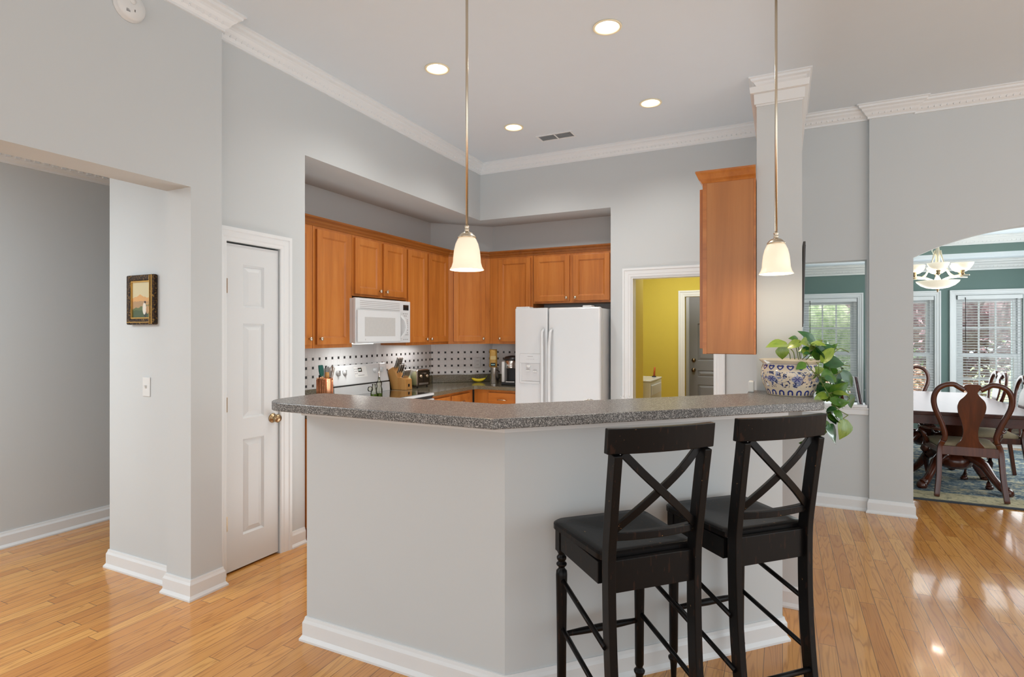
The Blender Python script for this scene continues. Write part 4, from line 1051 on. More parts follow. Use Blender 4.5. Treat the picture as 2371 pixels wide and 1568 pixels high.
fs = [(j*8+k, j*8+(k+1)%8, (j+1)*8+(k+1)%8, (j+1)*8+k) for j in range(nz) for k in range(8)] + [tuple(range(7,-1,-1)), tuple(nz*8+k for k in range(8))]
mb._add(vs, fs, True); mb.build('pouch', M['bag'], t)
MB().box(-.028, .026, -.041, -.036, .010, .048).build('label', M['blackgloss'], t); MB().box(-.022, .020, -.042, -.0405, .024, .034).build('label_band', plain('label_teal', hexc('8fc4c4'), .5), t); MB().box(-.03, .03, -.0345, -.031, .085, .125).build('pale_patch', plain('label_pale', hexc('c2ad74'), .5), t)
t = thing('coffee_maker', 'silver and black single cup coffee maker beside the refrigerator', 'coffee maker', (-2.775, 5.47, .9145), .15)
w = .20
MB().box(0, w, -.02, .26, 0, .03).build('base', M['black'], t, bevel=.006)
MB().box(.0, .032, .0, .24, .0305, .255).build('side_panel', M['whiteplastic'], t, bevel=.006); MB().box(w-.032, w, .0, .24, .0305, .255).build('side_panel', M['whiteplastic'], t, bevel=.006)
MB().box(.033, w-.033, .10, .24, .0305, .255).build('column', M['black'], t)
MB().lathe([(.0,0),(.062,0),(.066,.01),(.068,.085),(0,.085)], (w/2, .045, .182), 28).build('brew_head', M['steel'], t)
MB().lathe([(0,0),(.105,0),(.11,.01),(.085,.04),(.03,.052),(0,.053)], (w/2, .10, .268), 28).build('lid', M['black'], t)
MB().box(.05, w-.05, -.01, .09, .0305, .04).build('drip_tray', M['steel'], t)
# sink side: the faucet tip just showing over the bar top, and a wire rack
t = thing('sink_faucet', 'chrome faucet whose tip just shows above the bar edge', 'faucet', (-.94, 2.77, .914))
MB().tube([(0,0,0),(0,0,.17),(.01,.0,.208),(.035,.025,.217),(.07,.05,.20),(.08,.06,.17)], [.016,.012,.011,.010,.010,.010], 12).build('spout', M['steel'], t); MB().lathe([(0,0),(.03,0),(.028,.01),(.018,.02),(0,.02)], (0,0,0), 18).build('base', M['steel'], t)
t = thing('dish_rack', 'white wire dish rack with curved tips just above the bar edge', 'rack', (-.735, 2.95, .914), PI/4)
mb = MB()
for k in range(4): mb.tube([(k*.018, 0, .02), (k*.018, .02, .12), (k*.018, .05, .19), (k*.018, .09, .222)], .003, 6)
mb.tube([(-.02,0,.01),(.14,0,.01),(.14,.2,.01),(-.02,.2,.01)], .004, 6, closed=True)
for q in ((-.02,0),(.14,0),(.14,.2),(-.02,.2)): mb.cyl((q[0],q[1],0),(q[0],q[1],.01),.004,seg=6)
mb.build('wires', M['white'], t)
# counter and cabinets on the kitchen side of the bar
q = T+.003
pB = [(-2.05, 2.0+q), (WO[0]-q*math.tan(PI/8), 2.0+q), (-.003-q*s2-.05, 3.0+q*s2-.05), (-.003-(q+.62)*s2-.05, 3.0+(q+.62)*s2-.05), (WO[0]-(q+.62)*math.tan(PI/8), 2.62+q), (-2.05, 2.62+q)]
o = MB().prism(pB, .876, .9135).build('countertop', M['lamk'], bevel=.003); tag(o, 'lower worktop behind the raised bar, sink side', 'countertop')
q2 = .03
pC = [pB[0], pB[1], pB[2], (pB[3][0]+q2*s2, pB[3][1]-q2*s2), (pB[4][0], pB[4][1]-q2), (pB[5][0], pB[5][1]-q2)]
t = thing('base_cabinet', 'angled base cabinet run under the sink worktop behind the bar', 'cabinet', (-1.5, 2.4, 0), 0, 'stained maple base cabinets')
MB().prism([(a+1.5, b-2.4) for a, b in pC], 0, .875).build('body', M['maple'], t)

# ================================================================ lamps
for (x, y), lab in zip([(LX[1], LY[0]), (LX[0], LY[0]), (LX[1], LY[1]), (LX[0], LY[1])],
    ['recessed ceiling light nearest the camera, largest of the four', 'recessed ceiling light beside the left pendant rod', 'recessed ceiling light between the vent and the column', 'recessed ceiling light just left of the ceiling vent']):
    t = thing('recessed_light', lab, 'ceiling light', (x, y, CZ), 0, 'recessed lights over the kitchen')
    MB().lathe([(.0745, .002), (.088, -.001), (.089, -.006), (.086, -.008), (.0745, -.006), (.0745, .002)], (0,0,0), 32, caps=False).build('trim_ring', M['cream'], t)
    mb = MB(); prof = [(.0745, -.004), (.066, .02), (.052, .06), (.052, .085)]
    n_ = 32; vs = [(r*math.cos(2*PI*k/n_), r*math.sin(2*PI*k/n_), z) for r, z in prof for k in range(n_)]
    mb._add(vs, [(i*n_+k, i*n_+(k+1)%n_, (i+1)*n_+(k+1)%n_, (i+1)*n_+k) for i in range(3) for k in range(n_)], True); mb.build('reflector', M['cream'], t)
    MB().lathe([(0, .040), (.030, .043), (.0505, .055), (.0505, .07), (0, .07)], (0,0,0), 24).build('lamp', M['canlamp'], t)
    l = bpy.data.lights.new('can_spot', 'SPOT'); l.energy = 42; l.spot_size = 2.5; l.spot_blend = .9; l.shadow_soft_size = .05; l.color = (1, .97, .92)
    o = bpy.data.objects.new('can_spot', l); COL.objects.link(o); o.location = (x, y, CZ-.012)
for (x, y), lab in (((-1.293, 2.20), 'left pendant lamp over the bar, lit frosted bell shade'), ((-.028, 3.0), 'right pendant lamp in front of the white column')):
    t = thing('pendant_lamp', lab, 'pendant lamp', (x, y, 1.768), 0, 'bell pendants over the bar')
    bell = [(.0785, 0), (.0765, .004), (.070, .014), (.064, .034), (.062, .06), (.0585, .09), (.052, .118), (.042, .140), (.034, .150)]
    MB().shell(bell, (0,0,0), 40, .003).build('shade', M['shade'], t)
    MB().lathe([(.043, .146), (.040, .152), (.033, .160), (.024, .168), (.012, .173), (.010, .174), (.0105, .180), (.012, .182), (.0105, .184), (.0105, .196), (.012, .198), (.0105, .2), (.009, .201), (0, .201)], (0,0,0), 28).build('cap', M['nickel'], t)
    MB().lathe([(.0,.05),(.016,.055),(.022,.075),(.018,.10),(.012,.12),(0,.145)], (0,0,0), 16).build('bulb', M['bulb'], t)
    MB().cyl((0,0,.199), (0,0,CZ-1.768-.02), .0062, seg=14).build('rod', M['nickel'], t)
    MB().lathe([(0,-.03),(.02,-.03),(.045,-.018),(.06,-.004),(.06,0),(0,0)], (0,0,CZ-1.768), 28).build('canopy', M['nickel'], t)
    point('pendant_point', (x, y, 1.772), 3.2, (1, .8, .55), .03)
# air register
t = thing('ceiling_vent', 'white two section air register in the kitchen ceiling', 'vent', (-1.935, 4.965, CZ))
mb = MB(); mb.box(-.18, .18, -.08, -.062, -.006, 0); mb.box(-.18, .18, .062, .08, -.006, 0); mb.box(-.18, -.16, -.062, .062, -.006, 0); mb.box(.16, .18, -.062, .062, -.006, 0); mb.box(-.006, .006, -.062, .062, -.006, 0)
mb.build('frame', M['trim'], t); mb = MB()
for k in range(9):
    y = -.056+k*.014
    for a, b in ((-.16,-.006),(.006,.16)): mb.hexa([(a,y-.005,-.005),(b,y-.005,-.005),(b,y-.004,-.004),(a,y-.004,-.004),(a,y+.004,-.001),(b,y+.004,-.001),(b,y+.005,0),(a,y+.005,0)])
mb.build('louvers', plain('vent_grey', (.45,.45,.45), .5), t)
# smoke detector on the near wall
t = thing('smoke_detector', 'round white smoke detector high on the left wall', 'smoke detector', (XN, 1.685, 3.117), 0)
Ry = Matrix.Rotation(PI/2, 3, 'Y')
MB().lathe([(0,0),(.074,0),(.074,.008),(.070,.010),(.070,.026),(.062,.036),(.03,.040),(0,.040)], (0,0,0), 40, R=Ry).build('body', M['whiteplastic'], t)
MB().lathe([(0,.038),(.016,.039),(.015,.044),(0,.045)], (0,.0,.02), 20, R=Ry).build('test_button', M['whiteplastic'], t)
mb = MB()
for k in range(3): mb.box(.0375,.0395,-.03+k*.0,-.012,-.030-k*.005,-.028-k*.005)
mb.box(.037,.040,.008,.012,-.03,-.018); mb.build('slots', M['darkmetal'], t)

# ================================================================ framed picture and switch
t = thing('framed_picture', 'small gilt framed photo of a couple before an orange mountain', 'picture', (-3.478, 2.078, 1.532), 0)
w, h = .265, .30; fw = .036
for (a, b, c, d) in ((-w/2, -w/2+fw, 0, h), (w/2-fw, w/2, 0, h), (-w/2+fw, w/2-fw, 0, fw), (-w/2+fw, w/2-fw, h-fw, h)):
    MB().box(a, b, -.032, -.002, c, d).build('frame_side', M['gilt'], t, bevel=.008, seg=3)
mb = MB(); q = .008
for (a, b, c, d) in ((-w/2+fw, -w/2+fw+q, fw, h-fw), (w/2-fw-q, w/2-fw, fw, h-fw), (-w/2+fw+q, w/2-fw-q, fw, fw+q), (-w/2+fw+q, w/2-fw-q, h-fw-q, h-fw)): mb.box(a, b, -.026, -.006, c, d)
for (a, b, c, d) in ((w/2-.016, w/2-.009, .004, h-.004), (w/2-.034, w/2-.029, .004, h-.004), (-w/2+.012, w/2-.038, .012, .017)): mb.box(a, b, -.0355, -.030, c, d)
mb.build('gold_liner', M['gold'], t)
x0_, x1_, z0_, z1_ = -w/2+fw+q, w/2-fw-q, fw+q, h-fw-q
MB().box(x0_, x1_, -.019, -.008, z0_, z1_).build('print', M['photo'], t, uvf=lambda c: ((c.x-x0_)/(x1_-x0_), (c.z-z0_)/(z1_-z0_)))
def switch(name, lab, loc, rz, mat='whiteplastic'):
    t = thing(name, lab, 'switch', loc, rz)
    MB().box(-.036, .036, -.006, 0, -.058, .058).build('plate', M[mat], t, bevel=.003)
    MB().hexa([(-.005,-.012,-.004),(.005,-.012,-.004),(.005,-.006,-.010),(-.005,-.006,-.010),(-.005,-.018,.010),(.005,-.018,.010),(.005,-.006,.010),(-.005,-.006,.010)]).build('toggle', M[mat], t)
switch('light_switch', 'white toggle light switch under the framed picture', (-3.455, 2.078, 1.157), 0)
switch('light_switch', 'yellowish light switch on the dark yellow laundry side wall', (-1.40, 5.86, 1.17), PI/2, 'yellowplastic')

# television seen edge-on on the living room side of the column wall
t = thing('television', 'black flat television seen edge-on, tilted out from the column wall', 'television', (CX1+.008, 3.90, 1.52), 0)
mb = MB(); mb.hexa([(.002,0,0),(.014,0,0),(.014,.92,0),(.002,.92,0),(.012,0,.53),(.026,0,.53),(.026,.92,.53),(.012,.92,.53)]); mb.build('body', plain('tv_side', (.05,.042,.035), .35), t, bevel=.003)
mb = MB(); mb.hexa([(.014,.02,.02),(.016,.02,.02),(.016,.90,.02),(.014,.90,.02),(.0255,.02,.51),(.0275,.02,.51),(.0275,.90,.51),(.0255,.90,.51)]); mb.build('screen', M['blackgloss'], t)
MB().box(-.008, .004, .36, .56, .15, .30).build('wall_mount', M['darkmetal'], t)

# ================================================================ bar stools
def make_stool():
    """local frame: +y faces the bar, origin on the floor below the seat middle"""
    t = thing('bar_stool', 'x', 'bar stool')
    W2, D2, SZt = .210, .20, .745
    # seat: saddle shaped slab with rounded corners
    ol = []
    for (cx_, cy_, r, a0) in ((W2-.055, D2-.055, .055, 0), (-W2+.055, D2-.055, .055, PI/2), (-W2+.05, -D2+.045, .03, PI), (W2-.05, -D2+.045, .03, 1.5*PI)):
        ol += [(cx_+r*math.cos(a0+k*PI/10), cy_+r*math.sin(a0+k*PI/10)) for k in range(6)]
    n = len(ol); vs = []; fs = []; rings = [1, .965, .8, .6, .4, .2]
    dish = lambda x, y: -.014*max(0, 1-(x/.17)**2)*max(0, 1-((y+.02)/.19)**2)
    for k, s_ in enumerate(rings):
        for (x, y) in ol: vs.append((x*s_, y*s_, SZt-(.006 if k == 0 else 0)+dish(x*s_, y*s_)))
    for k in range(len(rings)-1): fs += [(k*n+i, k*n+(i+1)%n, (k+1)*n+(i+1)%n, (k+1)*n+i) for i in range(n)]
    c0 = len(vs); vs.append((0, 0, SZt+dish(0,0))); b = (len(rings)-1)*n; fs += [(b+i, b+(i+1)%n, c0) for i in range(n)]
    lo = len(vs)
    for (x, y) in ol: vs.append((x, y, SZt-.024))
    for (x, y) in ol: vs.append((x*.95, y*.95, SZt-.030))
    fs += [(i, lo+i, lo+(i+1)%n, (i+1)%n) for i in range(n)] + [(lo+i, lo+n+i, lo+n+(i+1)%n, lo+(i+1)%n) for i in range(n)] + [tuple(lo+n+i for i in range(n-1, -1, -1))]
    mb = MB(); mb._add(vs, fs, True); so_ = mb.build('seat', M['stool'], t)
    for p in so_.data.polygons: p.use_smooth = p.normal.z > .8 and p.index > n
    zt = SZt-.031
    for nm, d in (('apron', (-W2+.045, W2-.045, D2-.05, D2-.028, zt-.075, zt)), ('apron', (-W2+.02, -W2+.042, -D2+.03, D2-.06, zt-.075, zt)), ('apron', (W2-.042, W2-.02, -D2+.03, D2-.06, zt-.075, zt)), ('apron', (-W2+.045, W2-.045, -D2-.012, -D2+.012, zt-.095, zt+.012))):
        MB().box(*d).build(nm, M['stool'], t, bevel=.002)
    # turned front legs
    for s_ in (-1, 1):
        x, y = s_*(W2-.035), D2-.042
        mb = MB().box(x-.019, x+.019, y-.019, y+.019, zt-.085, zt-.0002)
        mb.lathe([(0, 0), (.011, 0), (.0135, .055), (.016, .075), (.022, .085), (.023, .092), (.016, .100), (.013, .106), (.018, .118), (.019, .30), (.0215, .48), (.0225, .535), (.021, .552), (.013, .560), (.012, .566), (.020, .574), (.021, .580), (.013, .588), (.019, .598), (.0195, .606), (.013, .614), (.013, .618), (.018, zt-.086), (.018, zt-.084)], (x, y, 0), 20)
        mb.build('leg', M['stool'], t, bevel=.0015)
    # rear legs run on into the back posts, curved and raked
    prof = [(-.265, 0), (-.238, .16), (-.218, .34), (-.208, .52), (-.206, .68), (-.209, .76), (-.222, .86), (-.236, .96), (-.250, 1.05), (-.256, 1.091)]
    for s_ in (-1, 1):
        pts = [(s_*(W2-.048+.010*(z/1.1)), y, z) for y, z in prof]
        mb = MB().tube(smooth(pts, 3), 1.0, sec=[(-.0145,-.0235),(.0145,-.0235),(.0145,.0235),(-.0145,.0235)], up=(0,1,0), smooth=False)
        mb.build('rear_leg', M['stool'], t, bevel=.003)
    # curved top rail
    def curved(z0, z1, yc, bow, hw, th, nm, tilt=0):
        m_ = 14; vs = []
        for i in range(m_+1):
            x = -hw+2*hw*i/m_; yb_ = yc-bow*(1-(x/hw)**2)
            vs += [(x, yb_-th/2, z0), (x, yb_+th/2, z0), (x, yb_+th/2-tilt, z1), (x, yb_-th/2-tilt, z1)]
        fs = [(i*4+k, i*4+(k+1)%4, (i+1)*4+(k+1)%4, (i+1)*4+k) for i in range(m_) for k in range(4)] + [(0,1,2,3), (m_*4+3, m_*4+2, m_*4+1, m_*4)]
        mb = MB(); mb._add(vs, fs); return mb.build(nm, M['stool'], t, bevel=.003)
    curved(1.092, 1.176, -.250, .020, .205, .026, 'top_rail', .010)
    curved(.795, .822, -.206, .018, .160, .026, 'lower_rail')
    # crossed slats
    for s_ in (-1, 1):
        off = .006*s_
        pts = [(s_*-.155, -.212+off, .825), (s_*-.08, -.238+off, .89), (0, -.254+off, .957), (s_*.08, -.262+off, 1.026), (s_*.150, -.258+off, 1.094)]
        MB().bar(smooth(pts, 3), .027, .013, up=(0,1,0)).build('cross_slat', M['stool'], t, bevel=.002)
    # stretchers
    yr = lambda z: -.265+.057*min(1, z/.5)
    for s_ in (-1, 1):
        for z0, z1 in ((.52, .44), (.33, .25)):
            MB().cyl((s_*(W2-.034), D2-.05, z0), (s_*(W2-.030), yr(z1)+.012, z1), .0095, .0095, 12).build('side_stretcher', M['stool'], t)
    MB().tube([(-W2+.035, D2-.042, .30), (-.09, D2-.042, .30), (0, D2-.042, .30), (.09, D2-.042, .30), (W2-.035, D2-.042, .30)], [.009,.013,.015,.013,.009], 12).build('footrest', M['stool'], t)
    MB().cyl((-W2+.03, yr(.20), .20), (W2-.03, yr(.20), .20), .0105, seg=12).build('rear_stretcher', M['stool'], t)
    return t
def stool_place(t, tc, nn):
    # tc: along the right wing, nn: distance measured towards the room
    return Vector((tc*s2 + nn*s2, tc*s2 - nn*s2, 0))
st = make_stool()
st2 = copytree(st)
for o, tc, nn, lab in ((st, 1.077, -1.845, 'near black X-back bar stool, left one, nearest the camera'), (st2, 1.618, -1.880, 'far black X-back bar stool, right one, under the trailing plant')):
    o.location = stool_place(o, tc, nn); o.rotation_euler = (0, 0, PI/4); o['label'] = lab; o['group'] = 'black bar stools'

# ================================================================ potted plant
px_, py_ = .035, 3.215
t = thing('potted_plant', 'trailing green plant in a blue and white porcelain bowl on the bar', 'plant', (px_, py_, ZT))
pp = [(0,0),(.106,0),(.110,.004),(.112,.014),(.118,.030),(.132,.065),(.1385,.095),(.139,.115),(.135,.140),(.130,.152),(.128,.158),(.134,.166),(.146,.176),(.147,.180)]
mb = MB().lathe(pp, (0,0,0), 64)
bowl = mb.build('bowl', M['pot'], t)
uvl = bowl.data.uv_layers.new(name='UVMap')
for p in bowl.data.polygons:
    an = [math.atan2(bowl.data.vertices[bowl.data.loops[l].vertex_index].co.y, bowl.data.vertices[bowl.data.loops[l].vertex_index].co.x)/(2*PI) for l in p.loop_indices]
    mx = max(an)
    for l, a in zip(p.loop_indices, an):
        if mx-a > .5: a += 1
        uvl.data[l].uv = (a, bowl.data.vertices[bowl.data.loops[l].vertex_index].co.z/.178)
# open the top: remove the closing cap and add the inside
bm = bmesh.new(); bm.from_mesh(bowl.data); bmesh.ops.delete(bm, geom=[f for f in bm.faces if len(f.verts) > 10 and f.calc_center_median().z > .1], context='FACES'); bm.to_mesh(bowl.data); bm.free()
mb = MB(); prof = [(.147,.180),(.143,.1815),(.128,.170),(.122,.158),(.126,.14),(.130,.11)]; n_ = 64
mb._add([(r*math.cos(2*PI*k/n_), r*math.sin(2*PI*k/n_), z) for r, z in prof for k in range(n_)], [(i*n_+k, i*n_+(k+1)%n_, (i+1)*n_+(k+1)%n_, (i+1)*n_+k) for i in range(len(prof)-1) for k in range(n_)], True); mb.build('rim', M['potin'], t)
MB().lathe([(0,.148),(.06,.150),(.124,.146),(.124,.140),(0,.14)], (0,0,0), 32).build('soil', M['soil'], t)
LEAVES = [((0.018,3.186,1.425),(-0.078,3.11,1.408),0.42,0),((0.147,3.293,1.43),(0.069,3.26,1.492),0.42,2),((0.072,3.312,1.447),(0.027,3.276,1.452),0.5,1),((-0.003,3.154,1.411),(-0.001,3.166,1.347),0.8,0),((0.084,3.263,1.436),(0.014,3.243,1.4),0.5,0),((0.129,3.262,1.418),(0.078,3.189,1.429),0.7,0),((0.132,3.219,1.426),(0.198,3.197,1.417),0.5,0),((0.147,3.16,1.413),(0.172,3.209,1.328),0.75,2),((0.19,3.225,1.42),(0.22,3.213,1.35),0.75,2),((0.225,3.308,1.39),(0.254,3.293,1.429),0.5,1),((0.18,3.153,1.335),(0.234,3.235,1.411),0.35,0),((0.181,3.176,1.337),(0.277,3.219,1.325),0.62,2),((0.246,3.23,1.325),(0.268,3.278,1.296),0.7,1),((0.136,3.132,1.289),(0.186,3.154,1.307),0.6,0),((0.244,3.229,1.3),(0.198,3.222,1.282),0.75,1),((0.224,3.175,1.274),(0.165,3.107,1.254),0.7,1),((0.104,3.139,1.281),(0.051,3.128,1.258),0.5,1),((0.152,3.14,1.271),(0.114,3.162,1.255),0.55,1),((0.248,3.286,1.278),(0.246,3.288,1.213),0.6,2),((0.27,3.286,1.286),(0.322,3.338,1.203),0.42,2),((0.232,3.268,1.207),(0.311,3.325,1.22),0.45,2),((0.219,3.173,1.182),(0.288,3.157,1.243),0.55,1),((0.19,3.169,1.191),(0.229,3.217,1.223),0.8,1),((0.19,3.192,1.223),(0.142,3.179,1.19),0.7,2),((0.19,3.181,1.184),(0.145,3.136,1.178),0.5,1),((0.226,3.154,1.189),(0.291,3.133,1.179),0.42,0),((0.271,3.286,1.186),(0.305,3.343,1.17),0.6,2),((0.197,3.128,1.181),(0.136,3.096,1.156),0.5,0),((0.206,3.155,1.182),(0.197,3.175,1.14),0.7,1),((0.138,3.0,1.158),(0.185,3.064,1.119),0.62,0),((0.302,3.257,1.168),(0.312,3.285,1.101),0.7,2),((0.234,3.202,1.148),(0.273,3.268,1.098),0.5,1),((0.199,3.141,1.091),(0.236,3.146,1.034),0.75,2),((0.213,3.103,1.091),(0.247,3.153,1.034),0.75,1),((0.264,3.127,1.063),(0.246,3.112,0.967),0.75,0),((0.186,3.045,1.024),(0.23,3.115,0.944),0.75,2),((0.111,3.12,0.933),(0.072,3.143,0.931),0.6,1),((0.137,3.111,0.953),(0.119,3.057,0.919),0.7,1),((0.164,3.323,1.391),(0.127,3.265,1.406),0.6,1),((0.219,3.383,1.414),(0.19,3.338,1.44),0.5,1),((0.185,3.4,1.434),(0.161,3.44,1.448),0.5,0),((0.113,3.232,1.407),(0.083,3.21,1.388),0.5,1),((0.237,3.337,1.241),(0.278,3.37,1.259),0.6,2),((0.168,3.237,1.222),(0.201,3.23,1.247),0.6,1),((0.219,3.195,1.129),(0.244,3.208,1.101),0.6,1),((0.108,3.219,1.398),(0.095,3.2,1.36),0.6,0),((0.214,3.236,1.323),(0.183,3.205,1.295),0.6,1)]
VINES = [[(0.075,3.258,1.345),(0.067,3.277,1.391),(0.06,3.273,1.43)],[(0.057,3.227,1.346),(0.051,3.224,1.382),(0.038,3.218,1.399)],[(0.036,3.206,1.347),(0.033,3.205,1.373),(0.022,3.188,1.393)],[(0.084,3.263,1.348),(0.077,3.259,1.391),(0.073,3.257,1.424)],[(0.092,3.244,1.346),(0.126,3.238,1.383),(0.147,3.226,1.412)],[(0.109,3.23,1.345),(0.125,3.216,1.365),(0.142,3.224,1.407)],[(0.124,3.193,1.346),(0.156,3.12,1.332),(0.162,3.123,1.272),(0.179,3.131,1.226),(0.203,3.131,1.181),(0.219,3.139,1.149),(0.243,3.14,1.11),(0.288,3.161,1.081)],[(0.107,3.162,1.347),(0.108,3.074,1.333),(0.129,3.095,1.3),(0.166,3.125,1.254)],[(0.219,3.139,1.149),(0.216,3.127,1.119),(0.21,3.124,1.091),(0.196,3.117,1.087)],[(0.249,3.165,1.111),(0.272,3.198,1.132),(0.301,3.234,1.153)],[(0.288,3.161,1.082),(0.262,3.126,1.067)],[(0.194,3.116,1.091),(0.184,3.089,1.049),(0.188,3.057,1.02),(0.144,3.092,0.959),(0.109,3.119,0.931)],[(0.191,3.203,1.338),(0.254,3.278,1.398),(0.279,3.29,1.397),(0.303,3.302,1.384)],[(0.243,3.251,1.318),(0.282,3.269,1.318),(0.307,3.282,1.313)],[(0.248,3.253,1.276),(0.27,3.275,1.287)]]
off = Vector((px_, py_, ZT)); mb = MB()
for v in VINES:
    P_ = [Vector(q)-off for q in v]; Q = []
    for i in range(len(P_)-1):
        p0, p1, p2, p3 = P_[max(i-1,0)], P_[i], P_[i+1], P_[min(i+2,len(P_)-1)]
        for s_ in (0,.25,.5,.75): Q.append(.5*((2*p1)+(p2-p0)*s_+(2*p0-5*p1+4*p2-p3)*s_**2+(3*p1-p0-3*p2+p3)*s_**3))
    Q.append(P_[-1]); mb.tube(Q, [.0022]*len(Q), 6)
# short petioles from the vines to the leaves
allv = [Vector(q)-off for v in VINES for q in v]
mats = [M['leaf0'], M['leaf1'], M['leaf2']]; lm = MB(); uvs = []
rd = random.Random(11); cdir = Vector((-math.sin(YAW), math.cos(YAW), 0))
rl = random.Random(5)
for v in (VINES[6], VINES[6], VINES[7], VINES[8], VINES[11], VINES[4], VINES[5]):
    for k in range(3):
        q = Vector(v[rl.randrange(1, len(v))])
        b2 = q+Vector((rl.uniform(-.02,.02), rl.uniform(-.03,.0), rl.uniform(-.02,.02))); dd = Vector((rl.uniform(-.7,1), rl.uniform(-.5,.5), rl.uniform(-1.1,.3))).normalized()*rl.uniform(.05,.075)
        LEAVES.append((tuple(b2), tuple(b2+dd), .65, rl.choice((1,1,2,0))))
for b_, e_, wr, tone in LEAVES:
    a = Vector(b_)-off; e = Vector(e_)-off; L_ = (e-a).length; d = (e-a).normalized()
    near = min(allv, key=lambda q: (q-a).length)
    if (near-a).length < .12: mb.tube([near, (near+a)/2+Vector((0,0,.006)), a], .0016, 5)
    n0 = (-cdir*.75+Vector((rd.uniform(-.35,.35), rd.uniform(-.3,.3), .55+rd.uniform(-.2,.3)))).normalized()
    s_ = d.cross(n0)
    if s_.length < .1: s_ = d.cross(Vector((.3,.2,1)))
    s_.normalize(); nn = s_.cross(d).normalized()
    W_ = L_*wr*.62; m_ = 9; fold = rd.uniform(.1,.3); curl = rd.uniform(.08,.22)
    prof = [(0,.10),(.04,.45),(.12,.80),(.25,1.0),(.40,.98),(.56,.82),(.72,.58),(.87,.28),(1.0,.02)]
    vs = []; st_ = len(uvs)
    for u_, q in prof:
        mid = a + d*(L_*u_) + nn*(L_*curl*math.sin(PI*u_)*.5)
        back = -.06*L_ if u_ < .05 else 0
        for k, c_ in enumerate((-1, -.5, 0, .5, 1)):
            vs.append(tuple(mid + s_*(W_*q*c_) + nn*(abs(c_)*W_*q*fold) + d*(back*abs(c_)))); uvs.append((u_, .5+c_*.5*q))
    fs = [(i*5+k, i*5+k+1, (i+1)*5+k+1, (i+1)*5+k) for i in range(len(prof)-1) for k in range(4)]
    lm.cur = tone; lm._add(vs, fs, True)
mb.build('stems', M['stem'], t)
fo = lm.build('leaves', mats, t); uvl = fo.data.uv_layers.new(name='UVMap')
for lp in fo.data.loops: uvl.data[lp.index].uv = uvs[lp.vertex_index]

# magazines leaning in the pass-through
for i, (dx, m_, lab) in enumerate(((0, 'paper', 'white magazine leaning in the pass-through, leftmost of three'), (.012, 'redpaper', 'dark covered magazine between the two pale ones'), (.024, 'paper', 'pale magazine closest to the right reveal'))):
    t = thing('magazine', lab, 'magazine', (.575+dx*1.2, 5.50+i*.004, .8855), 0, 'magazines in the pass-through')
    MB().hexa([(0,0,0),(.006,0,0),(.006,.075,0),(0,.075,0),(-.036,0,.225),(-.030,0,.225),(-.030,.075,.225),(-.036,.075,.225)]).build('cover', M[m_], t)

# ================================================================ laundry
t = thing('washing_machine', 'white top load washer against the yellow laundry wall', 'washer', (-1.40, 6.62, 0), RZ)
MB().box(0, .68, 0, .66, .03, .90).build('body', M['white'], t, bevel=.01); MB().box(-.004, .684, -.006, .664, .9005, .925).build('lid', M['white'], t, bevel=.01)
mb = MB()
for k, (a, b) in enumerate(((.06,.62),)): mb.box(a, b, -.012, -.001, .74, .86)
mb.build('front_panel', M['white'], t, bevel=.006); 
for x in (.05,.63):
    for y in (.05,.6): MB().cyl((x,y,0),(x,y,.031),.02,seg=10).build('foot', M['black'], t)
t = thing('brush', 'orange handled brush standing on the washer lid', 'brush', (-1.47, 7.18, .9255))
MB().tube([(0,0,0),(.004,0,.06),(.01,0,.125)], [.016,.012,.010], 10).build('handle', M['orange'], t)
MB().lathe([(0,0),(.026,0),(.026,.012),(0,.013)], (0,0,0), 16).build('base', M['darkmetal'], t)
t = thing('stair_rail', 'sloping dark orange stair handrail in the gap beside the grey door', 'handrail', (-1.54, 8.60, 1.0))
MB().bar([(-.1,0,.12),(.0,0,.08),(.16,0,.015)], .05, .045).build('rail', M['orange'], t); MB().cyl((-.09,0,-1.0),(-.09,0,.1),.02,seg=10).build('post', M['darkmetal'], t)

# ================================================================ dining room
o = MB().box(0, 2.95, 0, 3.0, 0, .012).build('area_rug', M['rug']); o.location = (.18, 6.05, .0005); tag(o, 'blue and cream patterned area rug under the dining table', 'rug')
TX, TY0, TY1 = 1.51, 6.33, 8.50
t = thing('dining_table', 'long dark mahogany dining table on carved pedestal feet', 'table', (TX, (TY0+TY1)/2, .0135))
hl = (TY1-TY0)/2; hw = .56
mb = MB(); r_ = .06
ol = arc((hw-r_, hl-r_), r_, 0, PI/2, 5)+arc((-hw+r_, hl-r_), r_, PI/2, PI, 5)+arc((-hw+r_, -hl+r_), r_, PI, 1.5*PI, 5)+arc((hw-r_, -hl+r_), r_, 1.5*PI, 2*PI, 5)
mb.prism(ol, .728, .745); mb.prism([(x*.985, y*.993) for x, y in ol], .715, .7279); mb.prism([(x*.965, y*.983) for x, y in ol], .708, .7149); mb.build('tabletop', M['mahogtop'], t, bevel=.003)
mb = MB()
for d in ((-hw+.06,hw-.06,-hl+.06,-hl+.085,.62,.7075),(-hw+.06,hw-.06,hl-.085,hl-.06,.62,.7075),(-hw+.06,-hw+.085,-hl+.0851,hl-.0851,.62,.7075),(hw-.085,hw-.06,-hl+.0851,hl-.0851,.62,.7075)): mb.box(*d)
mb.build('apron', M['mahogtop'], t, bevel=.003)
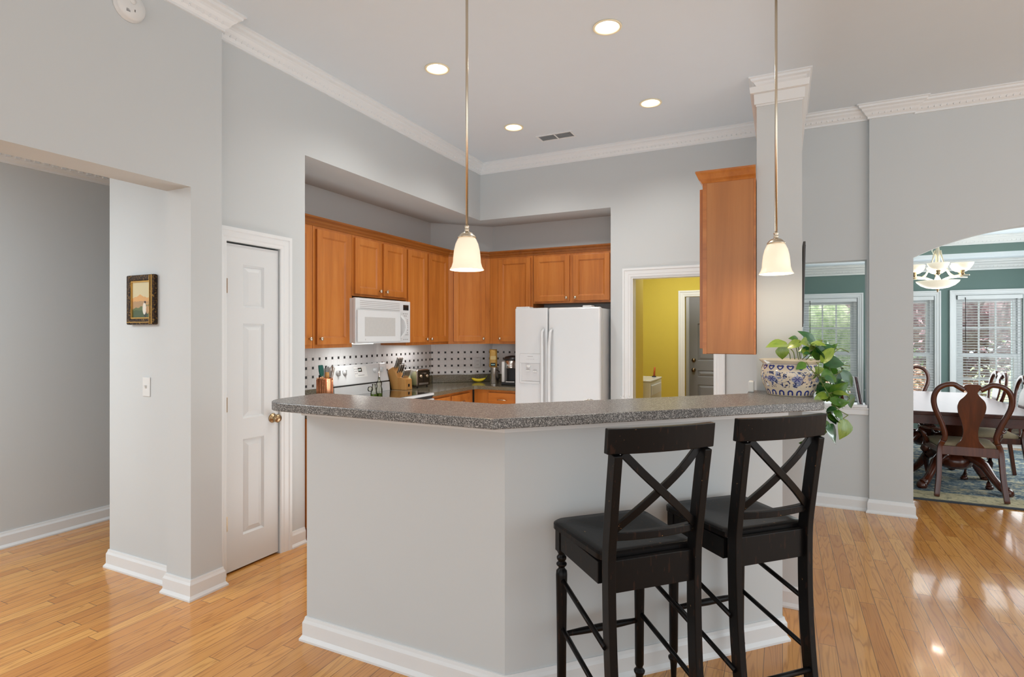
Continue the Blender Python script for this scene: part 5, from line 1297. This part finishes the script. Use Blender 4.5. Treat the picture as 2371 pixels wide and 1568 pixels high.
for sy_ in (-1, 1):
    cy_ = sy_*.62
    MB().lathe([(0,.16),(.10,.16),(.14,.20),(.15,.25),(.10,.30),(.065,.36),(.075,.44),(.11,.52),(.12,.58),(.14,.62),(.14,.70),(0,.70)], (0,cy_,0), 24).build('pedestal', M['mahog'], t)
    for a in (PI/4, 3*PI/4, 5*PI/4, 7*PI/4):
        ca, sa = math.cos(a), math.sin(a); pts = [(ca*q, cy_+sa*q, z) for q, z in ((.08,.27),(.17,.285),(.26,.23),(.33,.13),(.39,.065),(.44,.04))]
        mb = MB().tube(pts, [.05,.05,.042,.034,.034,.04], 10); mb.lathe([(0,0),(.038,0),(.046,.02),(.04,.05),(.02,.065),(0,.068)], (ca*.45, cy_+sa*.45, 0), 14); mb.build('leg', M['mahog'], t)
MB().tube([(0,-.62,.24),(0,-.3,.20),(0,0,.19),(0,.3,.20),(0,.62,.24)], [.04,.045,.05,.045,.04], 10).build('stretcher', M['mahog'], t)

def make_chair(arms):
    """carved splat chair; local +y is the facing direction, origin on the floor"""
    t = thing('dining_chair', 'x', 'dining chair')
    w = .245 if arms else .225; sd = .24; sz = .43
    # seat frame and cushion
    fr = [(-w+.03, -sd+.01), (w-.03, -sd+.01), (w+.015, sd-.05), (w-.04, sd), (-w+.04, sd), (-w-.015, sd-.05)]
    MB().prism(fr, sz-.055, sz).build('seat_frame', M['mahog'], t, bevel=.004)
    mb = MB(); rings = [(1.0, .0), (1.01, .018), (.97, .036), (.8, .050), (.4, .058)]; sm_ = []
    n2 = len(fr); ol = []
    for i in range(n2):
        p, q = Vector(fr[i]), Vector(fr[(i+1)%n2])
        for k in range(5): ol.append(p.lerp(q, k/5)*.93)
    m_ = len(ol); vs = [(p.x*s_, p.y*s_, sz+z) for s_, z in rings for p in ol]+[(0,0,sz+.06)]
    fs = [(k*m_+i, k*m_+(i+1)%m_, (k+1)*m_+(i+1)%m_, (k+1)*m_+i) for k in range(len(rings)-1) for i in range(m_)]+[((len(rings)-1)*m_+i, (len(rings)-1)*m_+(i+1)%m_, len(rings)*m_) for i in range(m_)]
    mb._add(vs, fs, True); mb.build('cushion', M['cushion'], t)
    # rear legs and hoop back: one outline swept each side, meeting at the crest
    yb_ = lambda z: -sd-.005-.10*max(0, z-.42)/.6 + .05*max(0, .42-z)/.42*-1.0
    R_ = [(w-.02, 0), (w-.02, .2), (w-.03, .42), (w-.055, .50), (w-.065, .56), (w-.03, .68), (w+.015, .80), (w+.025, .89), (w-.0, .965), (w-.05, 1.005), (w-.11, 1.015), (.10, .995), (.055, .965)]
    if arms: R_[0] = (w+.0, 0)
    for s_ in (-1, 1):
        leg = [(s_*x, yb_(z), z) for x, z in R_[:4]]; hoop = [(s_*x, yb_(z), z) for x, z in R_[3:]]
        MB().tube(smooth(leg), 1.0, sec=[(-.02,-.016),(.02,-.016),(.02,.016),(-.02,.016)], up=(0,1,0)).build('rear_leg', M['mahog'], t, bevel=.004)
        MB().tube(smooth(hoop), 1.0, sec=[(-.02,-.012),(0,-.016),(.02,-.012),(.022,0),(.02,.012),(0,.014),(-.02,.012),(-.022,0)], up=(0,1,0)).build('back_hoop', M['mahog'], t)
    # vase splat
    S_ = [(.44, .105), (.47, .095), (.52, .062), (.60, .052), (.68, .066), (.76, .092), (.82, .10), (.87, .088), (.91, .055), (.945, .036), (.965, .05), (.985, .062), (1.01, .055), (1.02, .03)]
    S_ = smooth(S_, 4)
    vs = []
    for z, x in S_:
        y = yb_(z)
        vs += [(-x, y-.009, z), (x, y-.009, z), (x, y+.009, z), (-x, y+.009, z)]
    fs = [(i*4+k, i*4+(k+1)%4, (i+1)*4+(k+1)%4, (i+1)*4+k) for i in range(len(S_)-1) for k in range(4)]+[(3,2,1,0),((len(S_)-1)*4,(len(S_)-1)*4+1,(len(S_)-1)*4+2,(len(S_)-1)*4+3)]
    mb = MB(); mb._add(vs, fs); mb.build('splat', M['mahog'], t, bevel=.004)
    MB().box(-w+.045, w-.045, -sd-.022, -sd+.012, .375, .455).build('rear_rail', M['mahog'], t, bevel=.003)
    # cabriole front legs
    for s_ in (-1, 1):
        x = s_*(w-.01); pts = [(x, sd-.035, sz-.03), (x+s_*.02, sd-.02, sz-.10), (x+s_*.012, sd-.025, .25), (x-s_*.004, sd-.035, .12), (x, sd-.03, .05), (x+s_*.01, sd-.02, .02)]
        mb = MB().tube(pts, [.032,.036,.026,.018,.018,.026], 10); mb.lathe([(0,0),(.028,0),(.034,.012),(.026,.03),(0,.036)], (x+s_*.01, sd-.02, 0), 12); mb.build('front_leg', M['mahog'], t)
    if arms:
        for s_ in (-1, 1):
            x = s_*(w+.0)
            mb = MB().tube([(s_*(w-.045), yb_(.60), .60), (s_*(w+.02), -.12, .59), (s_*(w+.055), .02, .58), (s_*(w+.055), .12, .59), (s_*(w+.05), .17, .585), (s_*(w+.05), .185, .56), (s_*(w+.05), .165, .54), (s_*(w+.05), .145, .555)], [.016,.018,.02,.022,.022,.02,.016,.012], 10)
            mb.tube([(s_*(w+.045), .13, .575), (s_*(w+.055), .09, .55), (s_*(w+.045), .07, .52), (s_*(w+.02), .10, .46), (s_*(w+.0), .12, .42)], [.018,.019,.02,.022,.024], 10)
            mb.build('arm', M['mahog'], t)
    return t
GR = 'carved back chairs round the dining table'
ac = make_chair(True); ac.location = (1.50, 6.47, .0165); ac.rotation_euler = (0,0,-.03); ac['label'] = 'carved splat back armchair at the near end of the table'; ac['group'] = GR
a2 = copytree(ac); a2.location = (1.46, 8.72, .0165); a2.rotation_euler = (0,0,PI); a2['label'] = 'armchair facing the camera at the far end of the table'
sc_ = make_chair(False); sc_.location = (1.86, 8.05, .0165); sc_.rotation_euler = (0,0,PI/2); sc_['label'] = 'side chair on the right side of the table, far one'; sc_['group'] = GR
for (x, y, rz, lab) in ((1.86, 7.25, PI/2, 'side chair on the right side of the table, near one at the photo edge'), (.88, 7.15, -PI/2, 'side chair left of the table, near one, mostly behind the pilaster'), (.88, 8.05, -PI/2, 'side chair left of the table, far one, mostly behind the pilaster')):
    c = copytree(sc_); c.location = (x, y, .0165); c.rotation_euler = (0,0,rz); c['label'] = lab

# chandelier over the table
t = thing('chandelier', 'ivory chandelier with bowl glass shades above the dining table', 'chandelier', (1.51, 7.45, 1.955))
MB().lathe([(0,-.03),(.008,-.026),(.005,-.015),(.014,-.006),(.016,.004),(.006,.01),(0,.012)], (0,0,0), 16).build('finial', M['bronze'], t)
bw_ = [(.195,.092),(.185,.075),(.15,.042),(.10,.018),(.05,.008),(.02,.006)]
MB().shell(bw_, (0,0,.0), 40, .004).build('center_bowl', M['chandglass'], t)
MB().lathe([(0,.09),(.02,.09),(.03,.11),(.016,.14),(.014,.22),(.02,.30),(.018,.36),(.03,.40),(.018,.43),(.014,.46),(.05,.475),(.055,.49),(0,.492)], (0,0,0), 20).build('stem', M['chandmetal'], t)
for k in range(6):
    a = 2*PI*k/6+.35; ca, sa = math.cos(a), math.sin(a)
    q = lambda r, z: (ca*r, sa*r, z)
    ar = MB().tube([q(.03,.42), q(.045,.34), q(.07,.25), q(.12,.16), q(.16,.13)], .007, 8); ar.tube([q(.05,.10), q(.12,.125), q(.20,.135), q(.30,.13)], [.008,.009,.009,.007], 8)
    ao = ar.build('arm', M['chandmetal'], t)
    c_ = q(.235, 0); MB().lathe([(0,.135),(.014,.138),(.022,.15),(.014,.165),(.024,.18),(.018,.186),(0,.188)], (c_[0], c_[1], 0), 12).build('socket_cup', M['bronze'], ao)
    MB().shell([(.098,.262),(.092,.245),(.075,.215),(.050,.195),(.022,.186)], (c_[0], c_[1], 0), 28, .004).build('glass_shade', M['chandglass'], ao)
mb = MB()
for k in range(9): mb.tube([(.010*math.cos(u), .0 if k % 2 else .010*math.cos(u)*1.0, .50+k*.026+.016*math.sin(u)) if k % 2 else (0, .010*math.cos(u), .50+k*.026+.016*math.sin(u)) for u in [2*PI*i/8 for i in range(8)]], .0025, 5, closed=True, up=(.3,.2,1))
mb.build('chain', M['chandmetal'], t)
MB().lathe([(0,-.02),(.05,-.018),(.06,0),(0,0)], (0,0,2.70-1.955), 20).build('ceiling_canopy', M['chandmetal'], t)
MB().tube([(0,0,.49),(-.035,.0,.46),(-.05,0,.42),(-.035,0,.38),(0,0,.40)], .003, 6).build('bead_strand', M['chandglass'], t)
point('chandelier_point', (1.51, 7.45, 2.02), 50, (1, .88, .68), .08)
